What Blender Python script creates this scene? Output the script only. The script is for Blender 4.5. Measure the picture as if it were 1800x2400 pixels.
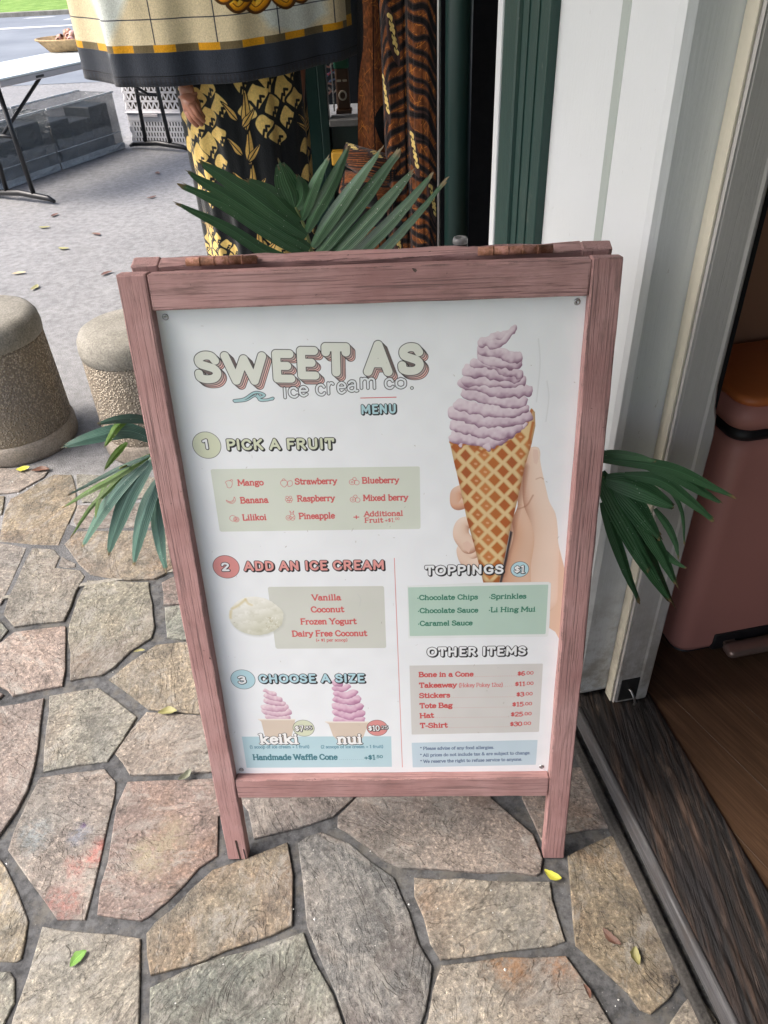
import bpy, bmesh, math, random
import numpy as np
from mathutils import Vector, Matrix, Quaternion
random.seed(7)
for o in list(bpy.data.objects): bpy.data.objects.remove(o)
SC = bpy.context.scene; COL = SC.collection
# ---------------------------------------------------------------- camera
cam_d = bpy.data.cameras.new('camera'); cam = bpy.data.objects.new('camera', cam_d); COL.objects.link(cam); SC.camera = cam
cam_d.sensor_fit = 'VERTICAL'; cam_d.sensor_height = 24; cam_d.lens = 24*1792.22/2400; cam_d.clip_start = .02; cam_d.clip_end = 2000
_f = Vector((-.0420199, .79064758, -.6108279)); _r = Vector((.99886917, .01963409, -.04329982)); _u = _r.cross(_f)
cam.matrix_world = Matrix(((_r.x, _u.x, -_f.x, .05778), (_r.y, _u.y, -_f.y, -.77112), (_r.z, _u.z, -_f.z, 1.45847), (0, 0, 0, 1)))
# ---------------------------------------------------------------- sky, sun, exposure
SUN_EL, SUN_AZ = math.radians(50), math.radians(-98)      # azimuth measured from +Y towards +X
w = bpy.data.worlds.new('World'); SC.world = w; w.use_nodes = True
nt = w.node_tree; bg = nt.nodes['Background']; sky = nt.nodes.new('ShaderNodeTexSky'); sky.sky_type = 'NISHITA'
sky.sun_disc = False; sky.sun_elevation = SUN_EL; sky.sun_rotation = SUN_AZ; sky.air_density = .95; sky.dust_density = 6.0; sky.ozone_density = .9
nt.links.new(sky.outputs[0], bg.inputs[0]); bg.inputs[1].default_value = .13
sd = bpy.data.lights.new('sun', 'SUN'); so = bpy.data.objects.new('sun', sd); COL.objects.link(so)
sd.energy = 1.1; sd.angle = math.radians(35); sd.color = (1, .985, .965)
sv = Vector((math.sin(SUN_AZ)*math.cos(SUN_EL), math.cos(SUN_AZ)*math.cos(SUN_EL), math.sin(SUN_EL)))
so.rotation_euler = sv.to_track_quat('Z', 'Y').to_euler(); so.location = sv*20
vs = SC.view_settings; vs.view_transform = 'Standard'; vs.look = 'None'; vs.exposure = 1.52; vs.gamma = 1; vs.use_curve_mapping = False
SC.cycles.max_bounces = 8; SC.cycles.transparent_max_bounces = 12; SC.cycles.use_denoising = True
# ---------------------------------------------------------------- the building's own axes: e = into the shop, d = along the shop wall, away
BO = Vector((.397, .340, 0)); BA = math.radians(12.4)
BD = Vector((-math.sin(BA), math.cos(BA), 0)); BE = Vector((math.cos(BA), math.sin(BA), 0))
def W(e, d, z=0.): return BO+BE*e+BD*d+Vector((0, 0, z))
BM = Matrix(((BE.x, BD.x, 0, BO.x), (BE.y, BD.y, 0, BO.y), (0, 0, 1, 0), (0, 0, 0, 1)))   # local x = e, y = d
# ---------------------------------------------------------------- object helpers
def link(name, me, parent=None, mat=None, mw=None):
    o = bpy.data.objects.new(name, me); COL.objects.link(o)
    if mat is not None and me is not None: me.materials.append(mat)
    if mw is not None: o.matrix_world = mw
    if parent is not None:
        o.parent = parent; o.matrix_parent_inverse = parent.matrix_world.inverted()
    return o
def mesh(name, v, f, parent=None, mat=None, smooth=False, uv=None):
    me = bpy.data.meshes.new(name); me.from_pydata([tuple(p) for p in v], [], f); me.update()
    if smooth: me.polygons.foreach_set('use_smooth', [True]*len(me.polygons))
    if uv is not None:
        l = me.uv_layers.new(name='UVMap')
        for p in me.polygons:
            for li in p.loop_indices: l.data[li].uv = uv[me.loops[li].vertex_index]
    return link(name, me, parent, mat)
def empty(name, loc=(0, 0, 0)):
    o = bpy.data.objects.new(name, None); COL.objects.link(o); o.location = loc; o.empty_display_size = .1
    o.matrix_world = Matrix.Translation(loc); return o
def thing(name, label, cat, loc=(0, 0, 0), group=None):
    o = empty(name, loc); return tag(o, label, cat, group)
def tag(o, label=None, cat=None, group=None, kind=None):
    if label: o['label'] = label
    if cat: o['category'] = cat
    if group: o['group'] = group
    if kind: o['kind'] = kind
    return o
def frame(p0, p1, n):
    """axes: x along p0->p1, z towards n"""
    x = (Vector(p1)-Vector(p0)).normalized(); n = Vector(n); z = (n-x*n.dot(x)).normalized(); y = z.cross(x); c = (Vector(p0)+Vector(p1))/2
    return Matrix(((x.x, y.x, z.x, c.x), (x.y, y.y, z.y, c.y), (x.z, y.z, z.z, c.z), (0, 0, 0, 1)))
def board(name, p0, p1, w, t, n, mat, parent=None, bev=.002, seg=2, wob=0., cuts=1, seed=0):
    """a board from p0 to p1 (centre line), width w, thickness t, its face towards n; local x runs along the grain"""
    L = (Vector(p1)-Vector(p0)).length; bm = bmesh.new(); bmesh.ops.create_cube(bm, size=1)
    for v in bm.verts: v.co.x *= L; v.co.y *= w; v.co.z *= t
    if bev > 0: bmesh.ops.bevel(bm, geom=bm.edges[:], offset=min(bev, w*.3, t*.3), segments=seg, affect='EDGES', profile=.5)
    if wob > 0:
        rs = random.Random(seed)
        for k in range(1, cuts): bmesh.ops.bisect_plane(bm, geom=bm.verts[:]+bm.edges[:]+bm.faces[:], plane_co=((k/cuts-.5)*L, 0, 0), plane_no=(1, 0, 0))
        for v in bm.verts: v.co += Vector((rs.uniform(-1, 1)*wob*.4, rs.uniform(-1, 1)*wob, rs.uniform(-1, 1)*wob))
    me = bpy.data.meshes.new(name); bm.to_mesh(me); bm.free()
    return link(name, me, parent, mat, frame(p0, p1, n))
def box(name, a, b, mat, parent=None, bev=.002, mw=None, seg=2):
    """axis box between corners a and b in the frame mw (world if None)"""
    bm = bmesh.new(); bmesh.ops.create_cube(bm, size=1); a = Vector(a); b = Vector(b); s = b-a; c = (a+b)/2
    for v in bm.verts: v.co = Vector((v.co.x*s.x, v.co.y*s.y, v.co.z*s.z))
    if bev > 0: bmesh.ops.bevel(bm, geom=bm.edges[:], offset=min(bev, min(abs(q) for q in s)*.35), segments=seg, affect='EDGES', profile=.5)
    me = bpy.data.meshes.new(name); bm.to_mesh(me); bm.free()
    m = Matrix.Translation(c)
    return link(name, me, parent, mat, (mw @ m) if mw is not None else m)
def lathe(name, prof, c, mat, parent=None, n=48, smooth=True, jit=0.):
    v, f = [], []; rs = random.Random(len(prof))
    for r, z in prof:
        for k in range(n):
            a = 2*math.pi*k/n; q = r*(1+rs.uniform(-jit, jit)); v.append((q*math.cos(a), q*math.sin(a), z))
    for i in range(len(prof)-1):
        for k in range(n): f.append((i*n+k, i*n+(k+1) % n, (i+1)*n+(k+1) % n, (i+1)*n+k))
    f.append(tuple(range(n))[::-1]); f.append(tuple((len(prof)-1)*n+k for k in range(n)))
    o = mesh(name, v, f, None, mat, smooth); o.matrix_world = Matrix.Translation(c)
    if parent: o.parent = parent; o.matrix_parent_inverse = parent.matrix_world.inverted()
    return o
def tube(name, pts, r, mat, parent=None, n=10, smooth=True, cap=True):
    pts = [Vector(p) for p in pts]; R = r if isinstance(r, (list, tuple)) else [r]*len(pts); v, f = [], []
    ref = Vector((0, 0, 1)) if abs((pts[-1]-pts[0]).normalized().z) < .9 else Vector((0, 1, 0))
    for i, p in enumerate(pts):
        t = (pts[min(i+1, len(pts)-1)]-pts[max(i-1, 0)]).normalized(); a = t.cross(ref).normalized(); b = t.cross(a)
        for k in range(n):
            q = 2*math.pi*k/n; v.append(p+(a*math.cos(q)+b*math.sin(q))*R[i])
    for i in range(len(pts)-1):
        for k in range(n): f.append((i*n+k, i*n+(k+1) % n, (i+1)*n+(k+1) % n, (i+1)*n+k))
    if cap: f.append(tuple(range(n))[::-1]); f.append(tuple((len(pts)-1)*n+k for k in range(n)))
    return mesh(name, v, f, parent, mat, smooth)
STONES=[[(-1.466,1.423),(-1.311,1.41),(-1.214,1.389),(-1.216,1.354),(-1.271,1.271),(-1.331,1.264),(-1.394,1.263)],[(-1.371,1.257),(-1.31,1.251),(-1.293,1.199),(-1.279,1.149),(-1.317,1.134)],[(-1.123,1.367),(-1.084,1.285),(-1.043,1.186),(-1.039,1.109),(-1.032,1.043),(-1.031,0.987),(-1.08,0.99),(-1.12,0.994),(-1.172,1.002),(-1.226,1.01),(-1.252,1.093),(-1.274,1.174),(-1.286,1.233),(-1.255,1.27),(-1.222,1.322),(-1.186,1.369)],[(-1.109,1.366),(-0.97,1.353),(-0.772,1.33),(-0.739,1.216),(-0.798,1.224),(-0.917,1.21),(-1.03,1.204),(-1.06,1.25)],[(-1.04,1.188),(-0.911,1.191),(-0.751,1.2),(-0.703,1.065),(-0.839,1.063),(-1.001,1.067),(-1.03,1.108)],[(-1.017,0.991),(-1.009,1.027),(-0.996,1.053),(-0.899,1.054),(-0.735,1.049),(-0.663,1.038),(-0.609,0.967),(-0.618,0.884),(-0.653,0.864),(-0.676,0.842),(-0.695,0.829),(-0.766,0.827),(-0.831,0.836),(-0.886,0.85),(-0.939,0.899)],[(-1.28,1.006),(-1.189,0.998),(-1.127,0.977),(-1.116,0.919),(-1.113,0.871),(-1.107,0.799),(-1.106,0.736),(-1.147,0.708)],[(-1.11,0.975),(-1.039,0.97),(-1.007,0.931),(-1.002,0.883),(-0.964,0.879),(-0.925,0.873),(-0.901,0.844),(-0.903,0.781),(-0.897,0.666),(-0.967,0.658),(-1.03,0.647),(-1.082,0.694),(-1.093,0.767),(-1.104,0.871)],[(-1.003,0.932),(-0.979,0.921),(-0.948,0.899),(-0.941,0.885),(-0.966,0.883),(-0.996,0.887)],[(-0.887,0.827),(-0.801,0.823),(-0.707,0.818),(-0.676,0.732),(-0.645,0.639),(-0.641,0.6),(-0.683,0.552),(-0.712,0.501),(-0.736,0.476),(-0.772,0.468),(-0.811,0.462),(-0.845,0.55),(-0.883,0.649),(-0.892,0.75)],[(-0.669,0.812),(-0.639,0.837),(-0.567,0.817),(-0.54,0.729),(-0.603,0.723),(-0.642,0.723)],[(-0.638,0.712),(-0.6,0.72),(-0.538,0.723),(-0.495,0.597),(-0.555,0.591),(-0.601,0.599)],[(-1.136,0.684),(-1.081,0.676),(-1.043,0.636),(-1.049,0.6),(-1.086,0.571)],[(-1.023,0.629),(-0.96,0.64),(-0.89,0.65),(-0.852,0.55),(-0.822,0.444),(-0.882,0.427),(-0.938,0.412),(-0.962,0.432),(-0.993,0.452),(-1.049,0.581)],[(-0.716,0.462),(-0.673,0.519),(-0.625,0.578),(-0.552,0.587),(-0.43,0.593),(-0.366,0.363),(-0.424,0.354),(-0.468,0.358),(-0.529,0.363),(-0.59,0.371),(-0.656,0.418)],[(-1.0,0.43),(-0.963,0.419),(-0.965,0.405),(-0.984,0.395)],[(-1.01,0.363),(-0.957,0.385),(-0.857,0.407),(-0.834,0.327),(-0.817,0.262),(-0.805,0.212),(-0.798,0.159),(-0.802,0.109),(-0.816,0.053),(-0.848,0.006)],[(-0.845,0.413),(-0.789,0.427),(-0.732,0.439),(-0.668,0.395),(-0.612,0.348),(-0.626,0.289),(-0.646,0.228),(-0.716,0.216),(-0.782,0.205),(-0.802,0.266),(-0.82,0.325)],[(-0.591,0.361),(-0.527,0.356),(-0.463,0.351),(-0.393,0.348),(-0.34,0.205),(-0.405,0.198),(-0.495,0.193),(-0.583,0.19),(-0.61,0.223),(-0.633,0.248),(-0.617,0.31)],[(-0.786,0.189),(-0.715,0.2),(-0.646,0.211),(-0.609,0.177),(-0.599,0.138),(-0.595,0.073),(-0.585,-0.019),(-0.578,-0.115),(-0.605,-0.116),(-0.634,-0.112),(-0.669,-0.084),(-0.723,-0.036),(-0.787,0.022),(-0.79,0.074),(-0.787,0.144)],[(-0.582,0.176),(-0.509,0.181),(-0.402,0.184),(-0.351,0.184),(-0.34,0.103),(-0.367,0.091),(-0.356,0.009),(-0.384,-0.016),(-0.406,-0.052),(-0.435,-0.084),(-0.463,-0.109),(-0.475,-0.115),(-0.521,-0.111),(-0.561,-0.107),(-0.57,-0.054),(-0.571,-0.004),(-0.581,0.057),(-0.589,0.117)],[(-0.854,0.019),(-0.795,0.004),(-0.776,-0.015),(-0.735,-0.061),(-0.688,-0.115),(-0.68,-0.154),(-0.676,-0.183),(-0.684,-0.188),(-0.76,-0.188)],[(-0.754,-0.2),(-0.687,-0.203),(-0.673,-0.215),(-0.662,-0.255),(-0.663,-0.298),(-0.664,-0.324),(-0.698,-0.325)],[(-0.657,-0.127),(-0.565,-0.135),(-0.466,-0.146),(-0.448,-0.214),(-0.426,-0.297),(-0.416,-0.335),(-0.643,-0.337),(-0.65,-0.277),(-0.65,-0.212)],[(-0.323,-0.008),(-0.276,0.013),(-0.215,0.033),(-0.199,-0.03),(-0.188,-0.111),(-0.189,-0.125),(-0.221,-0.141),(-0.257,-0.154),(-0.346,-0.188),(-0.43,-0.213),(-0.445,-0.178),(-0.459,-0.141),(-0.444,-0.122),(-0.422,-0.095),(-0.39,-0.059),(-0.356,-0.021)],[(-0.427,-0.23),(-0.349,-0.193),(-0.249,-0.163),(-0.166,-0.137),(-0.143,-0.183),(-0.102,-0.239),(-0.082,-0.284),(-0.062,-0.344),(-0.395,-0.347)],[(-0.332,0.137),(-0.346,0.218),(-0.215,0.233),(-0.072,0.216),(-0.09,0.132),(-0.126,0.089),(-0.197,0.067),(-0.247,0.052),(-0.285,0.042),(-0.306,0.106)],[(-0.052,0.195),(0.179,0.193),(0.204,0.131),(0.242,0.087),(0.275,0.049),(0.292,-0.0),(0.281,-0.029),(0.272,-0.031),(0.17,-0.026),(0.091,-0.022),(0.013,-0.019),(-0.021,-0.001),(-0.055,0.022),(-0.098,0.055),(-0.116,0.071),(-0.117,0.092),(-0.081,0.133)],[(-0.194,0.034),(-0.177,0.049),(-0.148,0.056),(-0.114,0.045),(-0.092,0.031),(-0.046,-0.003),(-0.002,-0.039),(0.015,-0.067),(0.03,-0.101),(0.048,-0.155),(0.07,-0.193),(0.065,-0.232),(0.053,-0.264),(0.042,-0.3),(0.032,-0.329),(-0.065,-0.33),(-0.081,-0.284),(-0.101,-0.24),(-0.136,-0.173),(-0.163,-0.127),(-0.179,-0.047)],[(0.038,-0.036),(0.129,-0.04),(0.227,-0.042),(0.296,-0.044),(0.299,-0.079),(0.305,-0.152),(0.283,-0.161),(0.194,-0.171),(0.083,-0.185),(0.067,-0.155),(0.053,-0.109),(0.038,-0.071)],[(0.086,-0.194),(0.193,-0.181),(0.304,-0.174),(0.32,-0.199),(0.34,-0.241),(0.359,-0.284),(0.376,-0.327),(0.039,-0.329),(0.057,-0.276),(0.068,-0.232)],[(0.335,0.006),(0.378,0.028),(0.43,0.044),(0.444,0.041),(0.451,0.03),(0.462,-0.013),(0.478,-0.077),(0.488,-0.143),(0.506,-0.204),(0.497,-0.216),(0.464,-0.244),(0.431,-0.268),(0.413,-0.263),(0.396,-0.235),(0.376,-0.209),(0.324,-0.159),(0.324,-0.122),(0.329,-0.063)],[(0.264,0.131),(0.273,0.184),(0.351,0.199),(0.418,0.206),(0.43,0.164),(0.452,0.072),(0.434,0.065),(0.39,0.061),(0.35,0.055),(0.32,0.041),(0.295,0.029),(0.279,0.078)],[(0.516,-0.229),(0.52,-0.241),(0.529,-0.265),(0.543,-0.307),(0.534,-0.332),(0.425,-0.333),(0.459,-0.279),(0.484,-0.254)]]
FRONDS=[([(-0.111,0.4,1.129),(-0.105,0.403,1.111),(-0.1,0.407,1.091),(-0.096,0.41,1.064),(-0.093,0.413,1.036),(-0.088,0.417,0.999),(-0.087,0.42,0.962)],[([(-0.104,0.4,1.11),(-0.094,0.393,1.133),(-0.077,0.387,1.166),(-0.053,0.38,1.202)],0.0194,0),([(-0.098,0.4,1.092),(-0.082,0.393,1.121),(-0.052,0.387,1.165),(-0.023,0.38,1.216)],0.0209,0),([(-0.092,0.4,1.069),(-0.064,0.393,1.109),(-0.024,0.387,1.158),(0.021,0.38,1.209)],0.023,0),([(-0.091,0.4,1.048),(-0.052,0.393,1.095),(0.0,0.387,1.151),(0.049,0.38,1.208)],0.0241,0),([(-0.089,0.4,1.026),(-0.039,0.393,1.074),(0.019,0.387,1.13),(0.067,0.38,1.181)],0.0243,0),([(-0.086,0.4,1.006),(-0.017,0.393,1.064),(0.044,0.387,1.121),(0.096,0.38,1.177)],0.0224,0),([(-0.086,0.4,0.985),(-0.003,0.393,1.047),(0.062,0.387,1.109),(0.113,0.38,1.166)],0.0164,0),([(-0.112,0.4,1.128),(-0.114,0.393,1.147),(-0.119,0.387,1.17),(-0.124,0.38,1.199)],0.0374,0),([(-0.111,0.4,1.127),(-0.099,0.393,1.144),(-0.096,0.387,1.161),(-0.101,0.38,1.179)],0.021,0),([(-0.104,0.4,1.11),(-0.122,0.393,1.129),(-0.145,0.387,1.156),(-0.176,0.38,1.176)],0.0231,0),([(-0.099,0.4,1.086),(-0.135,0.393,1.117),(-0.189,0.387,1.164),(-0.241,0.38,1.204)],0.0296,0),([(-0.096,0.4,1.067),(-0.144,0.393,1.103),(-0.201,0.387,1.147),(-0.261,0.38,1.191)],0.0253,0),([(-0.094,0.4,1.053),(-0.141,0.393,1.087),(-0.207,0.387,1.137),(-0.275,0.38,1.174)],0.0229,0),([(-0.091,0.4,1.036),(-0.159,0.393,1.065),(-0.217,0.387,1.108),(-0.286,0.38,1.149)],0.0197,0)]),([(-0.414,0.23,0.785),(-0.407,0.262,0.773),(-0.388,0.295,0.766),(-0.37,0.327,0.749),(-0.347,0.36,0.72)],[([(-0.356,0.26,0.816),(-0.384,0.245,0.844),(-0.41,0.23,0.852),(-0.444,0.215,0.851),(-0.482,0.2,0.845)],0.0247,1),([(-0.353,0.26,0.852),(-0.376,0.24,0.87),(-0.395,0.22,0.88),(-0.415,0.2,0.885)],0.0148,1),([(-0.404,0.26,0.815),(-0.409,0.24,0.815),(-0.419,0.22,0.808),(-0.426,0.2,0.801)],0.011,0),([(-0.384,0.26,0.862),(-0.398,0.24,0.861),(-0.407,0.22,0.853),(-0.414,0.2,0.844)],0.0129,0),([(-0.373,0.26,0.789),(-0.432,0.24,0.772),(-0.472,0.22,0.76),(-0.499,0.2,0.755)],0.0079,1),([(-0.374,0.26,0.787),(-0.432,0.24,0.761),(-0.476,0.22,0.746),(-0.516,0.2,0.73)],0.0114,0),([(-0.392,0.26,0.781),(-0.443,0.24,0.741),(-0.479,0.22,0.714),(-0.519,0.2,0.668)],0.0087,0),([(-0.379,0.26,0.779),(-0.424,0.24,0.747),(-0.468,0.22,0.699),(-0.508,0.2,0.645)],0.0239,1),([(-0.373,0.26,0.778),(-0.412,0.24,0.733),(-0.445,0.22,0.676),(-0.467,0.2,0.626)],0.0294,1),([(-0.372,0.26,0.738),(-0.395,0.24,0.7),(-0.413,0.22,0.657),(-0.429,0.2,0.603)],0.0273,1),([(-0.382,0.26,0.703),(-0.385,0.24,0.659),(-0.382,0.22,0.621),(-0.375,0.2,0.589)],0.0229,1),([(-0.454,0.26,0.744),(-0.459,0.24,0.734),(-0.465,0.22,0.721),(-0.466,0.2,0.707)],0.0086,0)]),([(0.347,0.2,0.767),(0.338,0.26,0.717),(0.304,0.32,0.634)],[([(0.333,0.2,0.801),(0.405,0.192,0.795),(0.459,0.185,0.782),(0.506,0.178,0.759),(0.543,0.17,0.743)],0.0192,0),([(0.332,0.2,0.811),(0.361,0.19,0.815),(0.39,0.18,0.815),(0.415,0.17,0.812)],0.0126,0),([(0.379,0.2,0.77),(0.432,0.19,0.764),(0.481,0.18,0.73),(0.521,0.17,0.698)],0.0197,0),([(0.409,0.2,0.785),(0.452,0.19,0.775),(0.496,0.18,0.749),(0.527,0.17,0.732)],0.0202,0),([(0.342,0.2,0.772),(0.392,0.19,0.691),(0.44,0.18,0.609),(0.492,0.17,0.517)],0.0448,0),([(0.352,0.2,0.718),(0.381,0.19,0.647),(0.41,0.18,0.576),(0.434,0.17,0.524)],0.0221,0),([(0.375,0.2,0.709),(0.398,0.19,0.669),(0.419,0.18,0.632),(0.441,0.17,0.592)],0.0312,0),([(0.436,0.2,0.703),(0.458,0.19,0.676),(0.473,0.18,0.649),(0.48,0.17,0.623)],0.0123,0),([(0.422,0.2,0.761),(0.452,0.19,0.743),(0.472,0.18,0.709),(0.484,0.17,0.651)],0.0067,0),([(0.425,0.2,0.647),(0.453,0.19,0.627),(0.478,0.18,0.608),(0.498,0.17,0.6)],0.014,0),([(0.351,0.2,0.763),(0.388,0.19,0.757),(0.424,0.18,0.743),(0.459,0.17,0.725)],0.036,0),([(0.373,0.2,0.742),(0.401,0.19,0.716),(0.423,0.18,0.689),(0.446,0.17,0.662)],0.037,0),([(0.359,0.2,0.751),(0.411,0.19,0.694),(0.454,0.18,0.627),(0.491,0.17,0.559)],0.0278,0)])]
HANDK=[(-0.642, 2.03, 1.014), (-0.647, 2.02, 1.006), (-0.656, 2.02, 0.996), (-0.67, 2.03, 0.988)]
HANDM=[(-0.629, 2.02, 0.988), (-0.633, 2.01, 0.98), (-0.641, 2.01, 0.972), (-0.657, 2.02, 0.965)]
HANDT=[(-0.616, 2.03, 0.964), (-0.614, 2.02, 0.954), (-0.622, 2.02, 0.944), (-0.641, 2.03, 0.94)]
HANDTH=[(-0.651, 2.05, 1.034), (-0.639, 2.06, 1.009), (-0.635, 2.06, 0.986)]
# ---------------------------------------------------------------- flat print drawn in numpy (poster, printed cloth)
def spl(pts, n=7, closed=False):
    p = np.array(pts, float)
    if len(p) < 3: return p
    q = np.vstack([p[-1:], p, p[:2]]) if closed else np.vstack([2*p[0]-p[1], p, 2*p[-1]-p[-2]])
    out = []
    for i in range(len(q)-3):
        a, b, c, d = q[i:i+4]
        for t in np.linspace(0, 1, n, endpoint=False):
            out.append(.5*((2*b)+(c-a)*t+(2*a-5*b+4*c-d)*t*t+(3*b-a-3*c+d)*t**3))
    if not closed: out.append(q[-2])
    return np.array(out)

class Canvas:
    def __init__(s, w, h, k, bg):
        s.k = k; s.W = int(w*k); s.H = int(h*k)
        s.a = np.empty((s.H, s.W, 3), np.float32); s.a[:] = bg
    def _box(s, x0, y0, x1, y1):
        k = s.k
        X0 = max(0, int(math.floor(x0*k))-1); Y0 = max(0, int(math.floor(y0*k))-1)
        X1 = min(s.W, int(math.ceil(x1*k))+2); Y1 = min(s.H, int(math.ceil(y1*k))+2)
        if X1 <= X0 or Y1 <= Y0: return None
        gx, gy = np.meshgrid((np.arange(X0, X1)+.5)/k, (np.arange(Y0, Y1)+.5)/k)
        return (slice(Y0, Y1), slice(X0, X1)), gx, gy
    def _mix(s, sl, m, col):
        m = m[..., None]; s.a[sl] = s.a[sl]*(1-m) + np.asarray(col, np.float32)*m
    @staticmethod
    def sdist(gx, gy, segs):
        d = np.full(gx.shape, 1e9); 
        for (ax, ay, bx, by) in segs:
            vx, vy = bx-ax, by-ay; L = vx*vx+vy*vy
            t = np.clip(((gx-ax)*vx+(gy-ay)*vy)/L, 0, 1) if L > 0 else 0
            d = np.minimum(d, (gx-ax-t*vx)**2+(gy-ay-t*vy)**2)
        return np.sqrt(d)
    def strokes(s, lines, r, col, alpha=1., soft=0., mask=None):
        segs = []
        for l in lines:
            l = np.asarray(l, float)
            if len(l) == 1: segs.append((*l[0], *l[0]))
            for a, b in zip(l[:-1], l[1:]): segs.append((a[0], a[1], b[0], b[1]))
        if not segs: return
        S = np.array(segs); m = r+soft+1/s.k
        g = s._box(min(S[:, 0].min(), S[:, 2].min())-m, min(S[:, 1].min(), S[:, 3].min())-m,
                   max(S[:, 0].max(), S[:, 2].max())+m, max(S[:, 1].max(), S[:, 3].max())+m)
        if g is None: return
        sl, gx, gy = g
        d = s.sdist(gx, gy, segs)
        c = np.clip((r-d)*s.k+.5, 0, 1) if soft <= 0 else np.clip((r+soft-d)/(2*soft), 0, 1)
        if mask is not None: c = c*mask[sl]
        s._mix(sl, c*alpha, col)
    @staticmethod
    def inside(gx, gy, P):
        c = np.zeros(gx.shape, bool); n = len(P)
        for i in range(n):
            x1, y1 = P[i]; x2, y2 = P[(i+1) % n]
            if y1 == y2: continue
            c ^= ((y1 > gy) != (y2 > gy)) & (gx < (x2-x1)*(gy-y1)/(y2-y1)+x1)
        return c
    def cover(s, P, soft=0.):
        P = np.asarray(P, float); m = soft+2/s.k
        g = s._box(P[:, 0].min()-m, P[:, 1].min()-m, P[:, 0].max()+m, P[:, 1].max()+m)
        if g is None: return None
        sl, gx, gy = g
        segs = [(*P[i], *P[(i+1) % len(P)]) for i in range(len(P))]
        d = s.sdist(gx, gy, segs)*np.where(s.inside(gx, gy, P), 1, -1)
        c = np.clip(d*s.k+.5, 0, 1) if soft <= 0 else np.clip(.5+d/(2*soft), 0, 1)
        return sl, c, gx, gy, d
    def poly(s, P, col, alpha=1., soft=0.):
        g = s.cover(P, soft)
        if g: s._mix(g[0], g[1]*alpha, col)
    def mask(s, P, soft=0.):
        m = np.zeros((s.H, s.W), np.float32); g = s.cover(P, soft)
        if g: m[g[0]] = g[1]
        return m
    def ell(s, cx, cy, rx, ry=None, n=40, rot=0):
        ry = ry or rx; t = np.linspace(0, 2*math.pi, n, endpoint=False)
        x, y = rx*np.cos(t), ry*np.sin(t); c, n_ = math.cos(rot), math.sin(rot)
        return np.stack([cx+x*c-y*n_, cy+x*n_+y*c], 1)
    def lump(s, pts, r0, r1, base, lo, hi, light=(-.45, -.9), mask=None, rag=0.):
        """a thick rope of cream or a finger of the printed photo: a stroke shaded across its width"""
        l = spl(pts, 8); n = len(l)
        R = np.linspace(r0, r1, n)
        M = max(r0, r1)+2/s.k
        g = s._box(l[:, 0].min()-M, l[:, 1].min()-M, l[:, 0].max()+M, l[:, 1].max()+M)
        if g is None: return
        sl, gx, gy = g
        if rag: gx = gx+rag*(s.nz[0][sl]-.5)+rag*.35*(s.nz[1][sl]-.5); gy = gy+rag*1.3*(s.nz[2][sl]-.5)+rag*.5*(s.nz[1][sl]-.5)
        best = np.full(gx.shape, 1e9); nx = np.zeros(gx.shape); ny = np.zeros(gx.shape); cov = np.full(gx.shape, -1e9)
        for i in range(n-1):
            ax, ay = l[i]; bx, by = l[i+1]; vx, vy = bx-ax, by-ay; L = vx*vx+vy*vy+1e-9
            t = np.clip(((gx-ax)*vx+(gy-ay)*vy)/L, 0, 1); px = gx-ax-t*vx; py = gy-ay-t*vy
            r = R[i]+(R[i+1]-R[i])*t; dd = np.hypot(px, py)/r
            u = dd < best; best = np.where(u, dd, best); nx = np.where(u, px/r, nx); ny = np.where(u, py/r, ny)
            cov = np.where(u, (r-np.hypot(px, py)), cov)
        nz = np.sqrt(np.clip(1-best**2, 0, 1)); lam = np.clip((nx*light[0]+ny*light[1]+nz*.75)/1.3, -1, 1)
        c = np.clip(cov*s.k+.5, 0, 1)
        if mask is not None: c = c*mask[sl]
        base, lo, hi = map(lambda v: np.array(v, np.float32), (base, lo, hi))
        if rag: lam = lam+.55*(s.nz[1][sl]-.5)+.3*(s.nz[0][sl]-.5)
        w = lam[..., None]
        colr = np.where(w > .35, base+(hi-base)*np.clip((w-.35)/.6, 0, 1), lo+(base-lo)*np.clip((w+.55)/.9, 0, 1))
        m = c[..., None]; s.a[sl] = s.a[sl]*(1-m)+colr*m
    def image(s, name):
        im = bpy.data.images.new(name, s.W, s.H, alpha=False)
        buf = np.ones((s.H, s.W, 4), np.float32); buf[..., :3] = np.clip(s.a[::-1], 0, 1)
        im.pixels.foreach_set(buf.ravel()); im.update(); im.pack(); return im

def blur_noise(h, w, cell, seed):
    rs = np.random.RandomState(seed); gh, gw = int(h/cell)+3, int(w/cell)+3; g = rs.rand(gh, gw)
    y = np.arange(h)/cell; x = np.arange(w)/cell; yi = y.astype(int); xi = x.astype(int)
    fy = (y-yi)[:, None]; fx = (x-xi)[None]; fy = fy*fy*(3-2*fy); fx = fx*fx*(3-2*fx)
    a = g[yi][:, xi]; b = g[yi][:, xi+1]; c = g[yi+1][:, xi]; d = g[yi+1][:, xi+1]
    return (a*(1-fx)+b*fx)*(1-fy)+(c*(1-fx)+d*fx)*fy

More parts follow.
